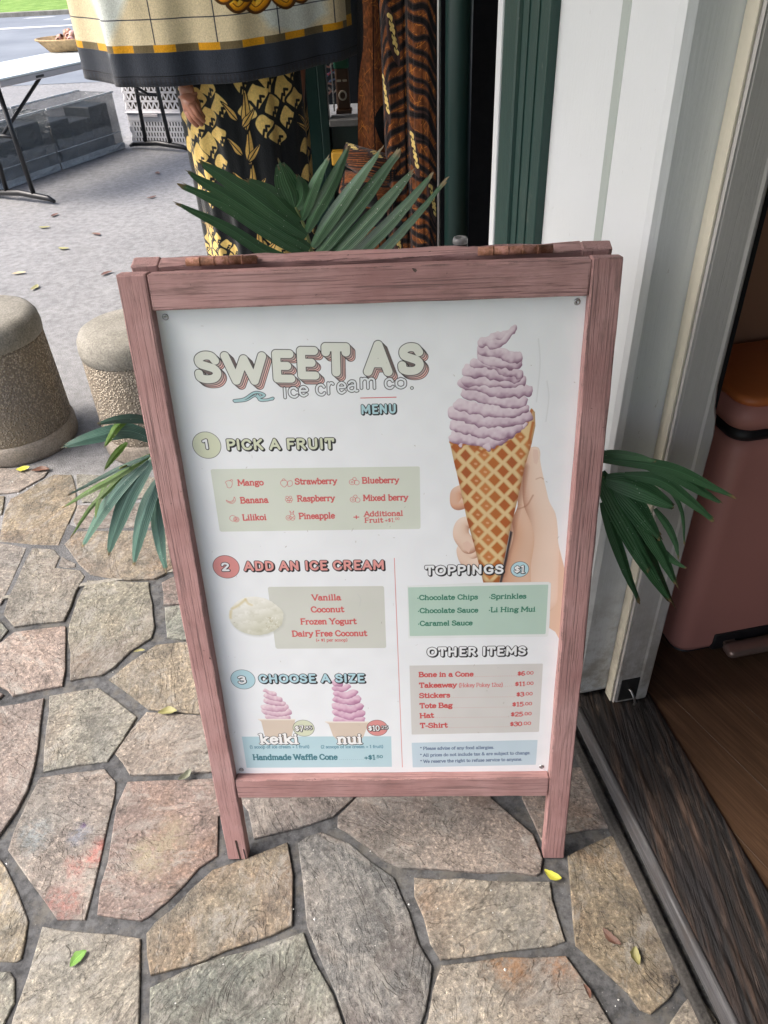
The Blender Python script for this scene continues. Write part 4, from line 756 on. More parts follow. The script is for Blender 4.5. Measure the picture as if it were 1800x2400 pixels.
def m_asphalt():
    b = NB('worn_asphalt', .85, .3); co = b.coord('World'); f = b.noise(co, 260, 3, .7); v = b.vor(co, 210); big = b.noise(co, 1.4, 6, .7)
    c = b.mix(b.val(big, .3, .7), (.225, .227, .234), (.30, .302, .307)); c = b.mix(.8, c, b.ramp(f, [(.3, (.42,)*3), (.5, (.95,)*3), (.7, (1.5,)*3)]), 'MULTIPLY')
    mid = b.val(b.noise(co, 24, 5, .7), .38, .62, .76, 1.08); c = b.mix(1., c, mid, 'MULTIPLY')
    st = b.val(b.noise(co, 2.3, 4, .65), .6, .72, 0, .35); c = b.mix(st, c, (.13, .13, .13))
    b.base(c); b.bump(b.math('ADD', f, b.math('MULTIPLY', v, .6)), .003, .8); return b.m

def m_gutter():
    b = NB('dark_gutter_asphalt', .8, .35); co = b.coord('World'); f = b.noise(co, 230, 3, .7); big = b.noise(co, 5, 5, .7)
    c = b.mix(b.val(big, .35, .65), (.075, .077, .082), (.16, .162, .166)); c = b.mix(.85, c, b.ramp(f, [(.3, (.4,)*3), (.5, (.95,)*3), (.7, (1.7,)*3)]), 'MULTIPLY'); b.base(c); b.bump(f, .003, .9); return b.m

def m_road():
    b = NB('blue_grey_road', .7, .4); co = b.coord('World'); f = b.noise(co, 120, 3, .7); big = b.noise(co, .5, 4, .6)
    c = b.mix(b.val(big, .35, .65), (.14, .16, .19), (.20, .225, .255)); c = b.mix(.4, c, b.ramp(f, [(.3, (.7,)*3), (.7, (1.3,)*3)]), 'MULTIPLY'); b.base(c); b.bump(f, .003, .5); return b.m

def m_grass():
    b = NB('lawn_grass', .8, .2); co = b.coord('World'); n = b.noise(co, 3, 6, .7); f = b.noise(co, 60, 3, .7)
    c = b.ramp(n, [(.3, (.10, .19, .035)), (.5, (.17, .30, .06)), (.7, (.30, .40, .13))]); c = b.mix(.5, c, b.ramp(f, [(.3, (.5,)*3), (.7, (1.4,)*3)]), 'MULTIPLY'); b.base(c); b.bump(f, .02, .8); return b.m

def m_whitepaint(name='white_painted_wood', c0=(.72, .75, .765), grain=1.):
    b = NB(name, .42, .5); co = b.coord(rnd=True); st = b.coord(scale=(70, 70, 3), rnd=True); g = b.noise(st, 2.2, 5, .6, .8)
    n = b.noise(co, 7, 4); c = b.mix(n, tuple(q*.93 for q in c0), c0)
    dirt = b.val(b.noise(co, 3.5, 6, .7), .62, .78, 0, .35); c = b.mix(dirt, c, (.42, .40, .34)); pz = b.n('SeparateXYZ'); b.l(b.n('NewGeometry').outputs['Position'], pz.inputs[0]); gr = b.math('MULTIPLY', b.val(pz.outputs[2], .06, .45, .85, 0), b.val(b.noise(co, 16, 6, .75), .42, .6)); c = b.mix(gr, c, (.22, .19, .15)); sc = b.val(b.noise(b.coord(scale=(30, 30, 9), rnd=True), 2.4, 5, .8), .66, .70, 0, .5); c = b.mix(sc, c, (.36, .34, .30)); sp = b.val(b.vor(co, 28), .03, .05, 1, 0); sp2 = b.val(b.noise(co, 6, 2), .58, .62); c = b.mix(b.math('MULTIPLY', b.math('MULTIPLY', sp, sp2), .8), c, (.12, .10, .09))
    b.base(c); n1 = b.bump(b.val(g, .3, .62), .0008*grain, .3); b.bump(b.noise(co, 26, 4, .6), .0025, .45, n1); return b.m

def m_darkbeam():
    b = NB('blackened_old_timber', .5, .5); g = b.noise(b.coord(scale=(44, 1.6, 44), rnd=True), 1.6, 7, .62, .4); g2 = b.noise(b.coord(scale=(260, 5, 200), rnd=True), 2.2, 4, .65); co = b.coord(rnd=True)
    c = b.ramp(g, [(.3, (.004, .004, .005)), (.45, (.010, .008, .008)), (.56, (.042, .025, .018)), (.72, (.125, .078, .055))])
    wear = b.val(b.noise(b.coord(scale=(14, 4, 13), rnd=True), 3, 6, .7), .56, .66, 0, .75); c = b.mix(b.math('MULTIPLY', wear, g2), c, (.19, .135, .105)); blk = b.val(b.noise(b.coord(scale=(8, 1.3, 7), rnd=True), 2.5, 4), .5, .62, 0, .8); c = b.mix(blk, c, (.014, .013, .016))
    b.base(c); b.rough(b.val(g, .3, .7, .55, .85)); n1 = b.bump(b.val(g, .32, .6), .0055, 1.); b.bump(g2, .0013, .9, n1); return b.m

def m_greybeam():
    b = NB('worn_grey_edge_timber', .55, .4); g = b.noise(b.coord(scale=(60, 2.4, 60), rnd=True), 2.6, 6, .65); co = b.coord(rnd=True); n = b.noise(co, 14, 5, .7)
    c = b.ramp(g, [(.3, (.03, .029, .03)), (.5, (.075, .075, .08)), (.7, (.15, .15, .155))]); c = b.mix(b.val(n, .5, .7, 0, .7), c, (.07, .06, .055)); b.base(c); b.bump(g, .0015, .9); return b.m

def m_plank():
    b = NB('brown_plank', .45, .4); g = b.noise(b.coord(scale=(1.6, 34, 34), rnd=True), 2.8, 6, .65, 1.2); g2 = b.noise(b.coord(scale=(4, 190, 100), rnd=True), 2.4, 4, .6); oi = b.n('ObjectInfo').outputs['Random']
    c = b.ramp(g, [(.3, (.032, .017, .010)), (.5, (.066, .037, .021)), (.7, (.12, .072, .042))]); c = b.mix(.5, c, b.ramp(g2, [(.35, (.45,)*3), (.6, (1.25,)*3)]), 'MULTIPLY'); c = b.mix(b.math('MULTIPLY', oi, .35), c, (.11, .06, .035)); b.base(c); b.bump(g2, .0006, .7); return b.m

def m_leaf(name, c0, c1, glaze=0.):
    b = NB(name, .38, .55); uv = b.tc.outputs['UV']; sx = b.n('SeparateXYZ'); b.l(uv, sx.inputs[0]); u, v = sx.outputs[0], sx.outputs[1]
    wv = b.math('SINE', b.math('MULTIPLY', u, 62.)); wv = b.val(wv, -1, 1, 0, 1); co = b.coord(rnd=True); n = b.noise(co, 14, 5, .6)
    c = b.mix(n, c0, c1); c = b.mix(b.math('MULTIPLY', b.val(wv, .7, 1.), .35), c, tuple(min(1, q*1.9+.02) for q in c1))
    rib = b.val(b.math('ABSOLUTE', b.math('SUBTRACT', u, .5)), 0, .025, .55, 0); c = b.mix(rib, c, tuple(min(1, q*2.6+.03) for q in c1))
    spk = b.val(b.vor(co, 170), .09, .13, 1, 0); c = b.mix(b.math('MULTIPLY', spk, b.val(n, .5, .62)), c, (.55, .58, .52))
    tip = b.val(b.math('ADD', v, b.math('MULTIPLY', b.noise(co, 40, 3), .12)), .99, 1.04, 0, .9); c = b.mix(tip, c, (.20, .135, .06))
    yel = b.val(b.noise(co, 7, 3), .62, .75, 0, .5); c = b.mix(b.math('MULTIPLY', yel, b.val(v, .5, 1.)), c, (.16, .24, .035))
    b.base(c); b.bump(wv, .0006, .6); b.b.inputs['Subsurface Weight'].default_value = 0.; b.b.inputs['Transmission Weight'].default_value = 0; return b.m

def m_image(name, img, rough=.85, spec=.2, weave=0., coat=0.):
    b = NB(name, rough, spec); t = b.n('TexImage'); t.image = img; t.interpolation = 'Cubic' if weave == 0 else 'Linear'; b.l(b.tc.outputs['UV'], t.inputs[0]); c = t.outputs[0]
    if weave:
        n = b.noise(b.coord(), weave, 4, .7); c = b.mix(.6, c, b.ramp(n, [(.3, (.6,)*3), (.7, (1.3,)*3)]), 'MULTIPLY'); b.bump(n, .003, .7)
        b.b.inputs['Sheen Weight'].default_value = .25
    else:
        n = b.noise(b.coord(), 6, 3); b.bump(n, .0012, .35); b.rough(b.val(b.noise(b.coord(), 25, 4), .3, .7, rough*.8, rough*1.2))
    if coat: b.b.inputs['Coat Weight'].default_value = coat; b.b.inputs['Coat Roughness'].default_value = .18
    b.base(c); return b.m

def m_aggregate():
    b = NB('exposed_aggregate', .8, .35); co = b.coord(); v = b.vor(co, 125); vc = b.vor(co, 125, out=1); hs = b.n('HueSaturation'); hs.inputs['Saturation'].default_value = .0; b.l(vc, hs.inputs['Color'])
    c = b.mix(b.val(hs.outputs[0], .2, .8), (.28, .235, .17), (.58, .51, .41)); c = b.mix(b.val(v, .25, .62), c, (.19, .16, .125)); st = b.noise(b.coord(scale=(1, 1, .5)), 4.5, 5, .6); c = b.mix(b.val(st, .48, .68, 0, .65), c, (.15, .14, .13)); yl = b.val(b.noise(co, 3, 3), .5, .7, 0, .35); c = b.mix(yl, c, (.36, .28, .17))
    b.base(c); b.bump(b.val(v, .55, 0.), .006, 1.); return b.m
def m_concrete(name='smooth_concrete', c0=(.20, .19, .16), c1=(.31, .295, .26)):
    b = NB(name, .75, .35); co = b.coord(); n = b.noise(co, 6, 6, .65); f = b.noise(co, 180, 3, .7); c = b.mix(b.val(n, .35, .65), c0, c1); c = b.mix(.85, c, b.ramp(f, [(.3, (.5,)*3), (.7, (1.4,)*3)]), 'MULTIPLY'); dk = b.val(b.noise(co, 11, 5, .7), .58, .7, 0, .5); c = b.mix(dk, c, (.16, .15, .13)); b.base(c); b.bump(f, .002, .7); return b.m
def m_rust():
    b = NB('rusty_painted_hinge', .7, .4); co = b.coord(); n = b.noise(co, 60, 6, .75); c = b.ramp(n, [(.35, (.10, .045, .025)), (.5, (.26, .12, .07)), (.62, (.45, .23, .19))]); b.base(c); b.bump(n, .002, 1.); return b.m
def m_clear(name, c, alpha, rough=.12):
    b = NB(name, rough, .7); b.base(b.mix(b.noise(b.coord(), 6, 4), c, tuple(q*1.5 for q in c))); n = b.noise(b.coord(scale=(1, 1, 2)), 7, 4, .6, 1.5); b.bump(n, .05, .9); b.l(b.val(n, .3, .7, alpha*.85, min(1, alpha*1.12)), b.b.inputs['Alpha']); return b.m

PINK = m_pinkwood(); STONE = m_stone(); STONE_R = m_stone([(-.594, .019, .035, (.40, .12, .10), .6), (-.63, -.016, .03, (.38, .13, .11), .5), (-.634, -.079, .045, (.34, .13, .11), .55), (-.743, .051, .04, (.22, .27, .29), .6), (-.65, .055, .028, (.15, .18, .24), .6), (-.648, .075, .008, (.07, .03, .12), .9)], 'flagstone_red_blue_smears'); STONE_T = m_stone([(-.49, .01, .05, (.26, .23, .155), .8), (-.455, .055, .04, (.26, .225, .16), .8)], 'flagstone_tan_patch'); STONE_D = m_stone([(.478, -.216, .024, (.018, .018, .022), .95)], 'flagstone_black_spot'); STONE_O = m_stone([(.20, -.185, .05, (.30, .15, .06), .6), (.29, -.19, .04, (.30, .14, .06), .6)], 'flagstone_rust_edge'); MORTAR = m_mortar(); ASPHALT = m_asphalt(); ROAD = m_road(); GRASS = m_grass()
WHITE = m_whitepaint(); WHITE2 = m_whitepaint('white_paint_shade_tone', (.52, .505, .485), .8); BEAM = m_darkbeam(); BEAMG = m_greybeam(); PLANK = m_plank()  # second white: same paint, darkened to stand for the jamb's shade
LEAF = m_leaf('dark_green_palm_leaf', (.022, .072, .027), (.040, .112, .046)); LEAF2 = m_leaf('blue_green_palm_leaf', (.045, .115, .085), (.095, .195, .155)); LEAF3 = m_leaf('yellow_green_palm_leaf', (.06, .12, .02), (.10, .20, .03))
STEM = m_plain('palm_stem', (.16, .20, .07), .5); BLACKM = m_plain('black_metal', (.018, .019, .022), .35, .6, .4, sc=60); STEEL = m_plain('dull_steel', (.42, .42, .42), .35, .5, .9, sc=90); RUST = m_rust()
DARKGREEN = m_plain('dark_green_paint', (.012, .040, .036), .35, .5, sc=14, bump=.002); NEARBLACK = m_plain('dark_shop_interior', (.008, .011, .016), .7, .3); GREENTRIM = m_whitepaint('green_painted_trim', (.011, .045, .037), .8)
TAN = m_plain('tan_plaster_wall', (.42, .23, .15), .7, .3, sc=5); BINP = m_plain('pink_bin_paint', (.52, .235, .20), .5, .45, sc=6, var=.06, bump=.0002); LID = m_plain('orange_bin_lid', (.56, .16, .045), .42, .5, sc=5, var=.08, bump=.0002); RUBBER = m_plain('black_rubber', (.012, .012, .014), .5); PEDAL = m_plain('brushed_pedal_metal', (.30, .22, .19), .35, .5, .6)
AGG = m_aggregate(); CONC = m_concrete(); CONC2 = m_concrete('stained_concrete', (.20, .17, .14), (.36, .32, .27)); TABLEW = m_plain('white_table_plastic', (.58, .64, .66), .35, .5, sc=9, var=.04); TABLEG = m_plain('grey_table_edge', (.42, .40, .42), .5); CRATE = m_plain('white_crate_plastic', (.75, .75, .78), .45, .5, var=.05)
CLEAR = m_clear('smoky_clear_plastic', (.10, .115, .125), .42); CLEARRIM = m_clear('pale_highlight_rim', (.45, .48, .50), .75, .2); SKIN = m_plain('brown_mannequin_skin', (.36, .155, .095), .32, .55, var=.06, sc=8, bump=.0003)
WICKER = m_plain('wicker', (.40, .28, .15), .7, .3, var=.75, sc=45, bump=.006); SHELL = m_plain('brown_shell', (.36, .20, .14), .4, .5, var=.5, sc=40); SHELLP = m_plain('pink_shell', (.60, .36, .33), .4, .5, var=.3, sc=40); WHITELINE = m_plain('white_road_paint', (.66, .67, .68), .7, var=.2, sc=8)
YELLOW = m_plain('mustard_plastic', (.55, .30, .03), .4); POT = m_plain('dark_pot', (.03, .03, .032), .5); SOIL = m_plain('soil', (.03, .02, .015), .9, var=.5, sc=90, bump=.006)
# ---------------------------------------------------------------- ground, pavement, shop front
def sheet(name, pts, z, mat, kind='structure'):
    return tag(mesh(name, [(x, y, z) for x, y in pts], [tuple(range(len(pts)))], None, mat), kind=kind)
sheet('ground', [(-900, -900), (900, -900), (900, 900), (-900, 900)], -.05, GRASS)
def P2(e, d): v = W(e, d); return (v.x, v.y)
KD = .73                                                    # where the flagstones stop along the wall
sheet('parking_asphalt', [P2(-60, KD), P2(60, KD), P2(60, 40), P2(-60, 14)], -.004, ASPHALT)
sheet('parking_asphalt', [P2(-60, -9), P2(-2.6, -9), P2(-2.6, KD), P2(-60, KD)], -.004, ASPHALT)
sheet('road', [(-80, 10.2), (60, 10.2), (60, 21.2), (-80, 21.2)], .0, ROAD)
kb = box('kerb', (-80, 21.2, -.05), (60, 21.45, .09), CONC); tag(kb, kind='structure')
gb = sheet('lawn', [(-80, 21.45), (60, 21.45), (60, 90), (-80, 90)], .06, GRASS)
for i, (x0, y0, x1, y1) in enumerate([(-9.2, 18.0, -5.6, 18.35), (-14.5, 17.95, -9.9, 18.3), (-4.4, 18.0, -1, 18.3), (-9.0, 20.5, -8.2, 20.72), (-7.6, 20.5, -6.9, 20.8), (-7.7, 19.6, -7.5, 20.4)]):
    sheet('road_marking', [(x0, y0), (x1, y0+.1), (x1-.15, y1), (x0+.1, y1-.05)], .005, WHITELINE)
gp = [(-2.6+k*.13, KD+.013) for k in range(20)]; rg = random.Random(2); gq = [(-2.6+k*.13, KD+.27+rg.uniform(-.07, .09)+.06*math.sin(k*.8)) for k in range(20)]
sheet('asphalt_gutter', [P2(*q) for q in gp]+[P2(*q) for q in gq[::-1]], -.0005, m_gutter())
# pavement: recessed mortar bed with cleft stones in it
pav = tag(mesh('flagstone_pavement', [(*P2(-2.6, KD), -.005), (*P2(-2.6, -9), -.005), (*P2(.18, -9), -.005), (*P2(.18, KD), -.005)], [(0, 1, 2, 3)], None, MORTAR), kind='structure')
def stone(poly, seed, mat=STONE):
    rs = random.Random(seed); P = [Vector((x, y)) for x, y in poly]; A = sum(P[i].x*P[(i+1) % len(P)].y-P[(i+1) % len(P)].x*P[i].y for i in range(len(P)))
    if A < 0: P.reverse()
    Q = []
    for i, p in enumerate(P):
        q = P[(i+1) % len(P)]; n = max(1, int((q-p).length/.045)); t = (q-p)
        nn = Vector((t.y, -t.x)).normalized()
        for k in range(n): Q.append(p+t*(k/n)+(nn*rs.uniform(-.0035, .0025) if True else 0))
    c = sum(Q, Vector((0, 0)))/len(Q); n = len(Q); zt = rs.uniform(-.001, .002); tx, ty = rs.uniform(-.006, .006), rs.uniform(-.006, .006)
    v, f = [], []
    for ins, z in ((0, -.014), (0, -.0015), (.0012, .0), (.003, .0004)):
        for i in range(n):
            a, b, d = Q[i-1], Q[i], Q[(i+1) % n]; t1 = (b-a).normalized(); t2 = (d-b).normalized(); m = Vector((-(t1.y+t2.y), t1.x+t2.x)); m = m.normalized() if m.length > 1e-5 else Vector((-t1.y, t1.x))
            p = b+m*ins*(1+rs.uniform(-.3, .5)); zz = z if z < -.01 else z+zt+tx*(p.x-c.x)+ty*(p.y-c.y)
            v.append((p.x-c.x, p.y-c.y, zz))
    for r in range(3):
        for i in range(n): f.append((r*n+i, r*n+(i+1) % n, (r+1)*n+(i+1) % n, (r+1)*n+i))
    f.append(tuple(3*n+i for i in range(n)))
    o = mesh('stone', v, f, None, mat); o.location = (c.x, c.y, 0); o.matrix_world = Matrix.Translation((c.x, c.y, 0)); o.parent = pav
    for p in o.data.polygons: p.use_smooth = False
    return o
SPEC = {19: STONE_R, 20: STONE_T, 30: STONE_O, 31: STONE_D}
for i, s in enumerate(STONES): stone(s, i, SPEC.get(i, STONE))
def clip(poly, n, d):                                        # keep n.p <= d
    out = []
    for i in range(len(poly)):
        a, b = poly[i], poly[(i+1) % len(poly)]; da, db = n.dot(a)-d, n.dot(b)-d
        if da <= 0: out.append(a)
        if da*db < 0: out.append(a+(b-a)*(da/(da-db)))
    return out
def pin(p, poly):
    c = False
    for i in range(len(poly)):
        (x1, y1), (x2, y2) = poly[i], poly[(i+1) % len(poly)]
        if (y1 > p[1]) != (y2 > p[1]) and p[0] < (x2-x1)*(p[1]-y1)/(y2-y1)+x1: c = not c
    return c
rs = random.Random(3); sites = []
for a in np.arange(-1.75, .2, .27):
    for b in np.arange(-1.35, KD-.05, .27): sites.append(Vector((a+rs.uniform(-.07, .07)-.02, b+rs.uniform(-.07, .07))))
for i, s in enumerate(sites):
    poly = [s+Vector(q) for q in ((-.3, -.3), (.3, -.3), (.3, .3), (-.3, .3))]
    for t in sites:
        if t is not s and (t-s).length < .7: m = (s+t)/2; n = (t-s).normalized(); poly = clip(poly, n, n.dot(m)-.009)
    for n, d in ((Vector((1, 0)), -.035), (Vector((0, 1)), KD-.012)): poly = clip(poly, n, d)
    if len(poly) < 3: continue
    wp = [W(q.x, q.y) for q in poly]; wc = sum(wp, Vector())/len(wp)
    if wc.x > .62 or any(pin((q.x*.9+wc.x*.1, q.y*.9+wc.y*.1), S) for q in wp+[wc] for S in STONES) or any(pin(q, [(v.x, v.y) for v in wp]) for S in STONES for q in S): continue
    if wc.y < -.35 or wc.x < -1.75 or wc.y > 1.5: continue
    stone([(q.x, q.y) for q in wp], 100+i)
es = box('pavement_edge', (-2.6, KD, -.03), (0, KD+.012, .001), CONC, mw=BM, bev=0); tag(es, kind='structure')

# ---------------------------------------------------------------- the shop front
shop = thing('shop_front', 'white painted shop front corner with door jamb, green trim and blackened timber threshold', 'building', W(0, .4))
ZB = .06
BEAMT = BEAM.copy(); BEAMT.name = 'blackened_worn_top'
for n_ in BEAMT.node_tree.nodes:
    if n_.type == 'MAPPING': n_.inputs['Rotation'].default_value = (0, 0, 0); n_.vector_type = 'TEXTURE' if False else 'POINT'
def sb(name, a, b, mat, bev=.003, par=shop): return box(name, a, b, mat, par, bev, BM)
sb('jamb_casing', (.0, .0, ZB), (.108, .158, 2.6), WHITE, .016)
sb('wall_panel', (.012, .17, .02), (.06, .43, 2.6), WHITE, .002)
# strip between casing and panel, the recess shade put into its greenish colour
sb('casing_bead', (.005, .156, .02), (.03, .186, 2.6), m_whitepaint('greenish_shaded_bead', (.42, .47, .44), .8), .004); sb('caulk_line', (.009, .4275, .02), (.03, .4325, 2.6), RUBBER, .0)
# green moulded trim: three stepped strips
sb('green_trim', (-.006, .425, .02), (.05, .56, 2.6), GREENTRIM, .003)
sb('green_trim', (-.014, .56, .02), (.05, .645, 2.6), GREENTRIM, .008)
for dd in (.47, .52): sb('trim_bead', (-.009, dd, .02), (-.005, dd+.012, 2.6), GREENTRIM, .003)
sb('white_edge_board', (-.016, .645, .02), (.05, .675, 2.6), WHITE, .003)
# inner jamb board, proud of the casing
def jamb_board():
    # plan profile swept up, the inner edge with a chipped step at z = .72
    prof = [(.0835, .0), (.0835, -.030), (.0855, -.0335), (.088, -.030), (.0905, -.0335), (.135, -.0345), (.140, -.0365), (.160, -.0350), (.1665, -.028), (.1665, -.0006), (.0835, -.0006)]
    zs = [ZB, .3, .55, .70, .745, .78, .80, .84, .95, 1.3, 2.6]; v, f = [], []; n = len(prof)
    for z in zs:
        k = 0 if z < .72 else min(1, (z-.72)/.12)
        kk = .006*math.sin(z*9)*0
        for i, (e, d) in enumerate(prof):
            if e > .155: e = e+(.004 if .7 < z < .79 else 0)-.015*k+kk
            v.append(tuple(W(e, d, z)))
    for r in range(len(zs)-1):
        for i in range(n): f.append((r*n+i, r*n+(i+1) % n, (r+1)*n+(i+1) % n, (r+1)*n+i))
    f.append(tuple(range(n))[::-1]); f.append(tuple((len(zs)-1)*n+i for i in range(n)))
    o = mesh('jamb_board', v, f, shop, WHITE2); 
    return o
jb = jamb_board()
sb('weather_strip', (.0785, -.0285, ZB), (.0835, -.0008, 2.6), m_whitepaint('aged_cream_strip', (.70, .66, .54), 1.2), .002)
sb('door_gasket', (.140, -.020, ZB), (.1662, -.002, 2.6), RUBBER, .001)
plate = sb('latch_plate', (.0925, -.0368, ZB+.008), (.135, -.0346, ZB+.075), m_plain('dark_worn_plate', (.05, .05, .05), .4, .5, .6), .001)
hk = tube('hook', [W(.112, -.037, ZB+.045), W(.114, -.046, ZB+.046), W(.118, -.056, ZB+.034), W(.122, -.058, ZB+.018), W(.124, -.052, ZB+.006)], .0028, STEEL, plate, 8)
# threshold: three worn timbers
thr = sb('threshold_timber', (.012, -2.4, .0), (.178, .12, ZB-.007), BEAM, .004)
def worn_top():
    NE, ND = 56, 70; rs_ = np.random.RandomState(4); prof = np.convolve(rs_.rand(NE+8), [.25, .5, .25], 'same')[4:NE+5]; v, f = [], []; n2 = blur_noise(ND+1, NE+1, 5, 9); n3 = blur_noise(ND+1, NE+1, 2, 10)
    for j in range(ND+1):
        d = -2.4+(2.52)*j/ND
        for i in range(NE+1):
            e = .0125+(.165)*i/NE; q = i+2.2*math.sin(d*2.1+i*.15); k = int(max(0, min(NE-1, q))); fr = max(0, min(1, q-k)); g = prof[k]*(1-fr)+prof[min(NE, k+1)]*fr
            ed = min(1, i/4, (NE-i)/5); z = ZB-.006+.0055*min(1, .25+g)*(ed**.5)+.0012*(n2[j, i]-.5)*ed; z = min(z, ZB+.0003)
            if i in (0, NE): z = ZB-.009
            v.append(tuple(W(e, d, z)))
    for j in range(ND):
        for i in range(NE): f.append((j*(NE+1)+i, j*(NE+1)+i+1, (j+1)*(NE+1)+i+1, (j+1)*(NE+1)+i))
    o = mesh('worn_top', v, f, shop, BEAMT, True)
worn_top()
sb('threshold_nosing', (.0005, -2.4, .012), (.0135, -.02, ZB-.003), BEAMG, .007)
sb('threshold_kicker', (-.028, -2.4, -.008), (-.008, .0, .012), m_concrete('dirty_cement', (.03, .029, .028), (.07, .066, .062)), .004)
# interior
fl = tag(box('shop_floor', (.178, -2.5, -.02), (3.2, 2.4, .028), NEARBLACK, None, 0, BM), kind='structure')
pa = Vector((.465, -.885)).normalized(); px = Vector((pa.y, -pa.x))*-1
def wpt(o, a, b, z): q = o+pa*a+px*b; return Vector((q.x, q.y, z))
o0 = Vector((.64, .18)); pw = .125; rs = random.Random(5); cutn = Vector((BE.x, BE.y)); 
for k in range(-12, 10):
    # each row starts where it meets the threshold line
    b = k*pw; base = o0+px*b
    # solve for a range where e >= .18 
    den = pa.dot(cutn); e0 = (base-Vector((BO.x, BO.y))).dot(cutn); amin = (.10-e0)/den
    joints = sorted([amin, amin+rs.uniform(.3, 1.1), amin+rs.uniform(1.2, 1.9), amin+2.4]) if k != 1 else [amin, amin+.23, amin+1.6, amin+2.4]
    for a0, a1 in zip(joints[:-1], joints[1:]):
        p0, p1 = wpt(o0, a0, b, .040), wpt(o0, a1, b, .040)
        dm = max(((Vector((q.x, q.y))-Vector((BO.x, BO.y))).dot(Vector((BD.x, BD.y)))) for q in (p0, p1))
        board('plank', p0+Vector((pa.x, pa.y, 0))*.0006, p1-Vector((pa.x, pa.y, 0))*.0006, pw-.0008, .02, (0, 0, 1), PLANK, fl, .0003, 1)
room = tag(box('shop_back_wall', (.187, .31, 0), (3.2, .36, 2.5), TAN, None, 0, BM), kind='structure')
tag(box('shop_side_wall', (2.2, -2.5, 0), (2.25, 2.4, 2.5), NEARBLACK, None, 0, BM), kind='structure')
tag(box('shop_near_wall', (.2, -2.0, 0), (3.2, -1.95, 2.5), NEARBLACK, None, 0, BM), kind='structure')
sb('party_wall', (.168, .03, 0), (.186, .31, 2.5), TAN, .0)
tag(box('unseen_front_wall', (-.02, -5, 0), (.2, -1.15, 2.6), WHITE2, None, 0, BM), kind='structure')  # unseen wall added behind the camera to darken doorway and jamb
# unseen roof over walk and shop, lowered and widened to shade them
roof = tag(box('unseen_walk_roof', (-1.9, -5, 2.45), (3.3, 4.4, 2.53), m_whitepaint('roof_boards', (.5, .5, .48)), None, 0, BM), kind='structure')
# ---------------------------------------------------------------- the sandwich board
T = .183508; LS = 1.12558; HW = .33; ST = .040; TH = .024
sU = Vector((0, math.sin(T), math.cos(T))); sB = Vector((0, math.cos(T), -math.sin(T)))
def S(x, s, d=0.): return Vector((x, 0, 0))+sU*s+sB*d
sign = thing('sandwich_board', 'weathered pink wooden A-frame menu board of an ice cream shop on the flagstones', 'sign board', (0, .2, 0))
fn = -sB
for sx in (-1, 1):
    board('stile', S(sx*(HW-ST/2), 0, TH/2), S(sx*(HW-ST/2), LS, TH/2), ST, TH, fn, PINK, sign, .0025, 2, .0006, 24, 3+sx)
RT, RB = .0472, .214; RBH = .046
board('rail', S(-HW+ST+.0006, LS-RT/2-.001, TH/2+.0012), S(HW-ST-.0006, LS-RT/2-.001, TH/2+.0012), RT, TH, fn, PINK, sign, .0025, 2, .0006, 16, 8)
board('rail', S(-HW+ST+.0006, RB-RBH/2, TH/2+.0012), S(HW-ST-.0006, RB-RBH/2, TH/2+.0012), RBH, TH, fn, PINK, sign, .0025, 2, .0005, 16, 9)
PH = .8644
pimg = draw_poster(3.0).image('menu_print')
PRINT = m_image('glossy_menu_print', pimg, .38, .5, 0, .25)
a, b, c, d = S(-HW+ST-.003, RB-.004, .0185), S(HW-ST+.003, RB-.004, .0185), S(HW-ST+.003, RB+PH+.004, .0185), S(-HW+ST-.003, RB+PH+.004, .0185)
ux, uy = .003/.58, .004/PH; bk = sB*.003
mp = mesh('menu_panel', [a, b, c, d, a+bk, b+bk, c+bk, d+bk], [(0, 1, 2, 3), (7, 6, 5, 4), (0, 4, 5, 1), (1, 5, 6, 2), (2, 6, 7, 3), (3, 7, 4, 0)], sign, PRINT,
     uv=[(-ux, -uy), (1+ux, -uy), (1+ux, 1+uy), (-ux, 1+uy), (0, 0), (0, 0), (0, 0), (0, 0)])
PRINT.node_tree.nodes  # the print is clamped at its rim
for n in PRINT.node_tree.nodes:
    if n.type == 'TEX_IMAGE': n.extension = 'EXTEND'
for x, y in ((-.2785, .851), (.2785, .853), (-.279, .010), (.2775, .011)):
    q = S(x, RB+y, .0185); o = lathe('screw', [(.0005, .0), (.0042, .0), (.0046, .0008), (.0036, .0016), (.0018, .0017), (.0012, .0006)], (0, 0, 0), STEEL, None, 14)
    o.matrix_world = Matrix.Translation(q) @ fn.to_track_quat('Z', 'Y').to_matrix().to_4x4(); o.parent = sign; o.matrix_parent_inverse = sign.matrix_world.inverted()
q0, q1 = S(-HW+ST*.62, .002, -.0004), S(-HW+ST*.55, .055, -.0004); board('split', q0, q1, .0035, .0008, fn, m_plain('dark_split_wood', (.035, .02, .016), .8), sign, 0); board('split', S(-HW+ST*.9, .002, -.0004), S(-HW+ST*.86, .03, -.0004), .002, .0008, fn, BEAM, sign, 0)
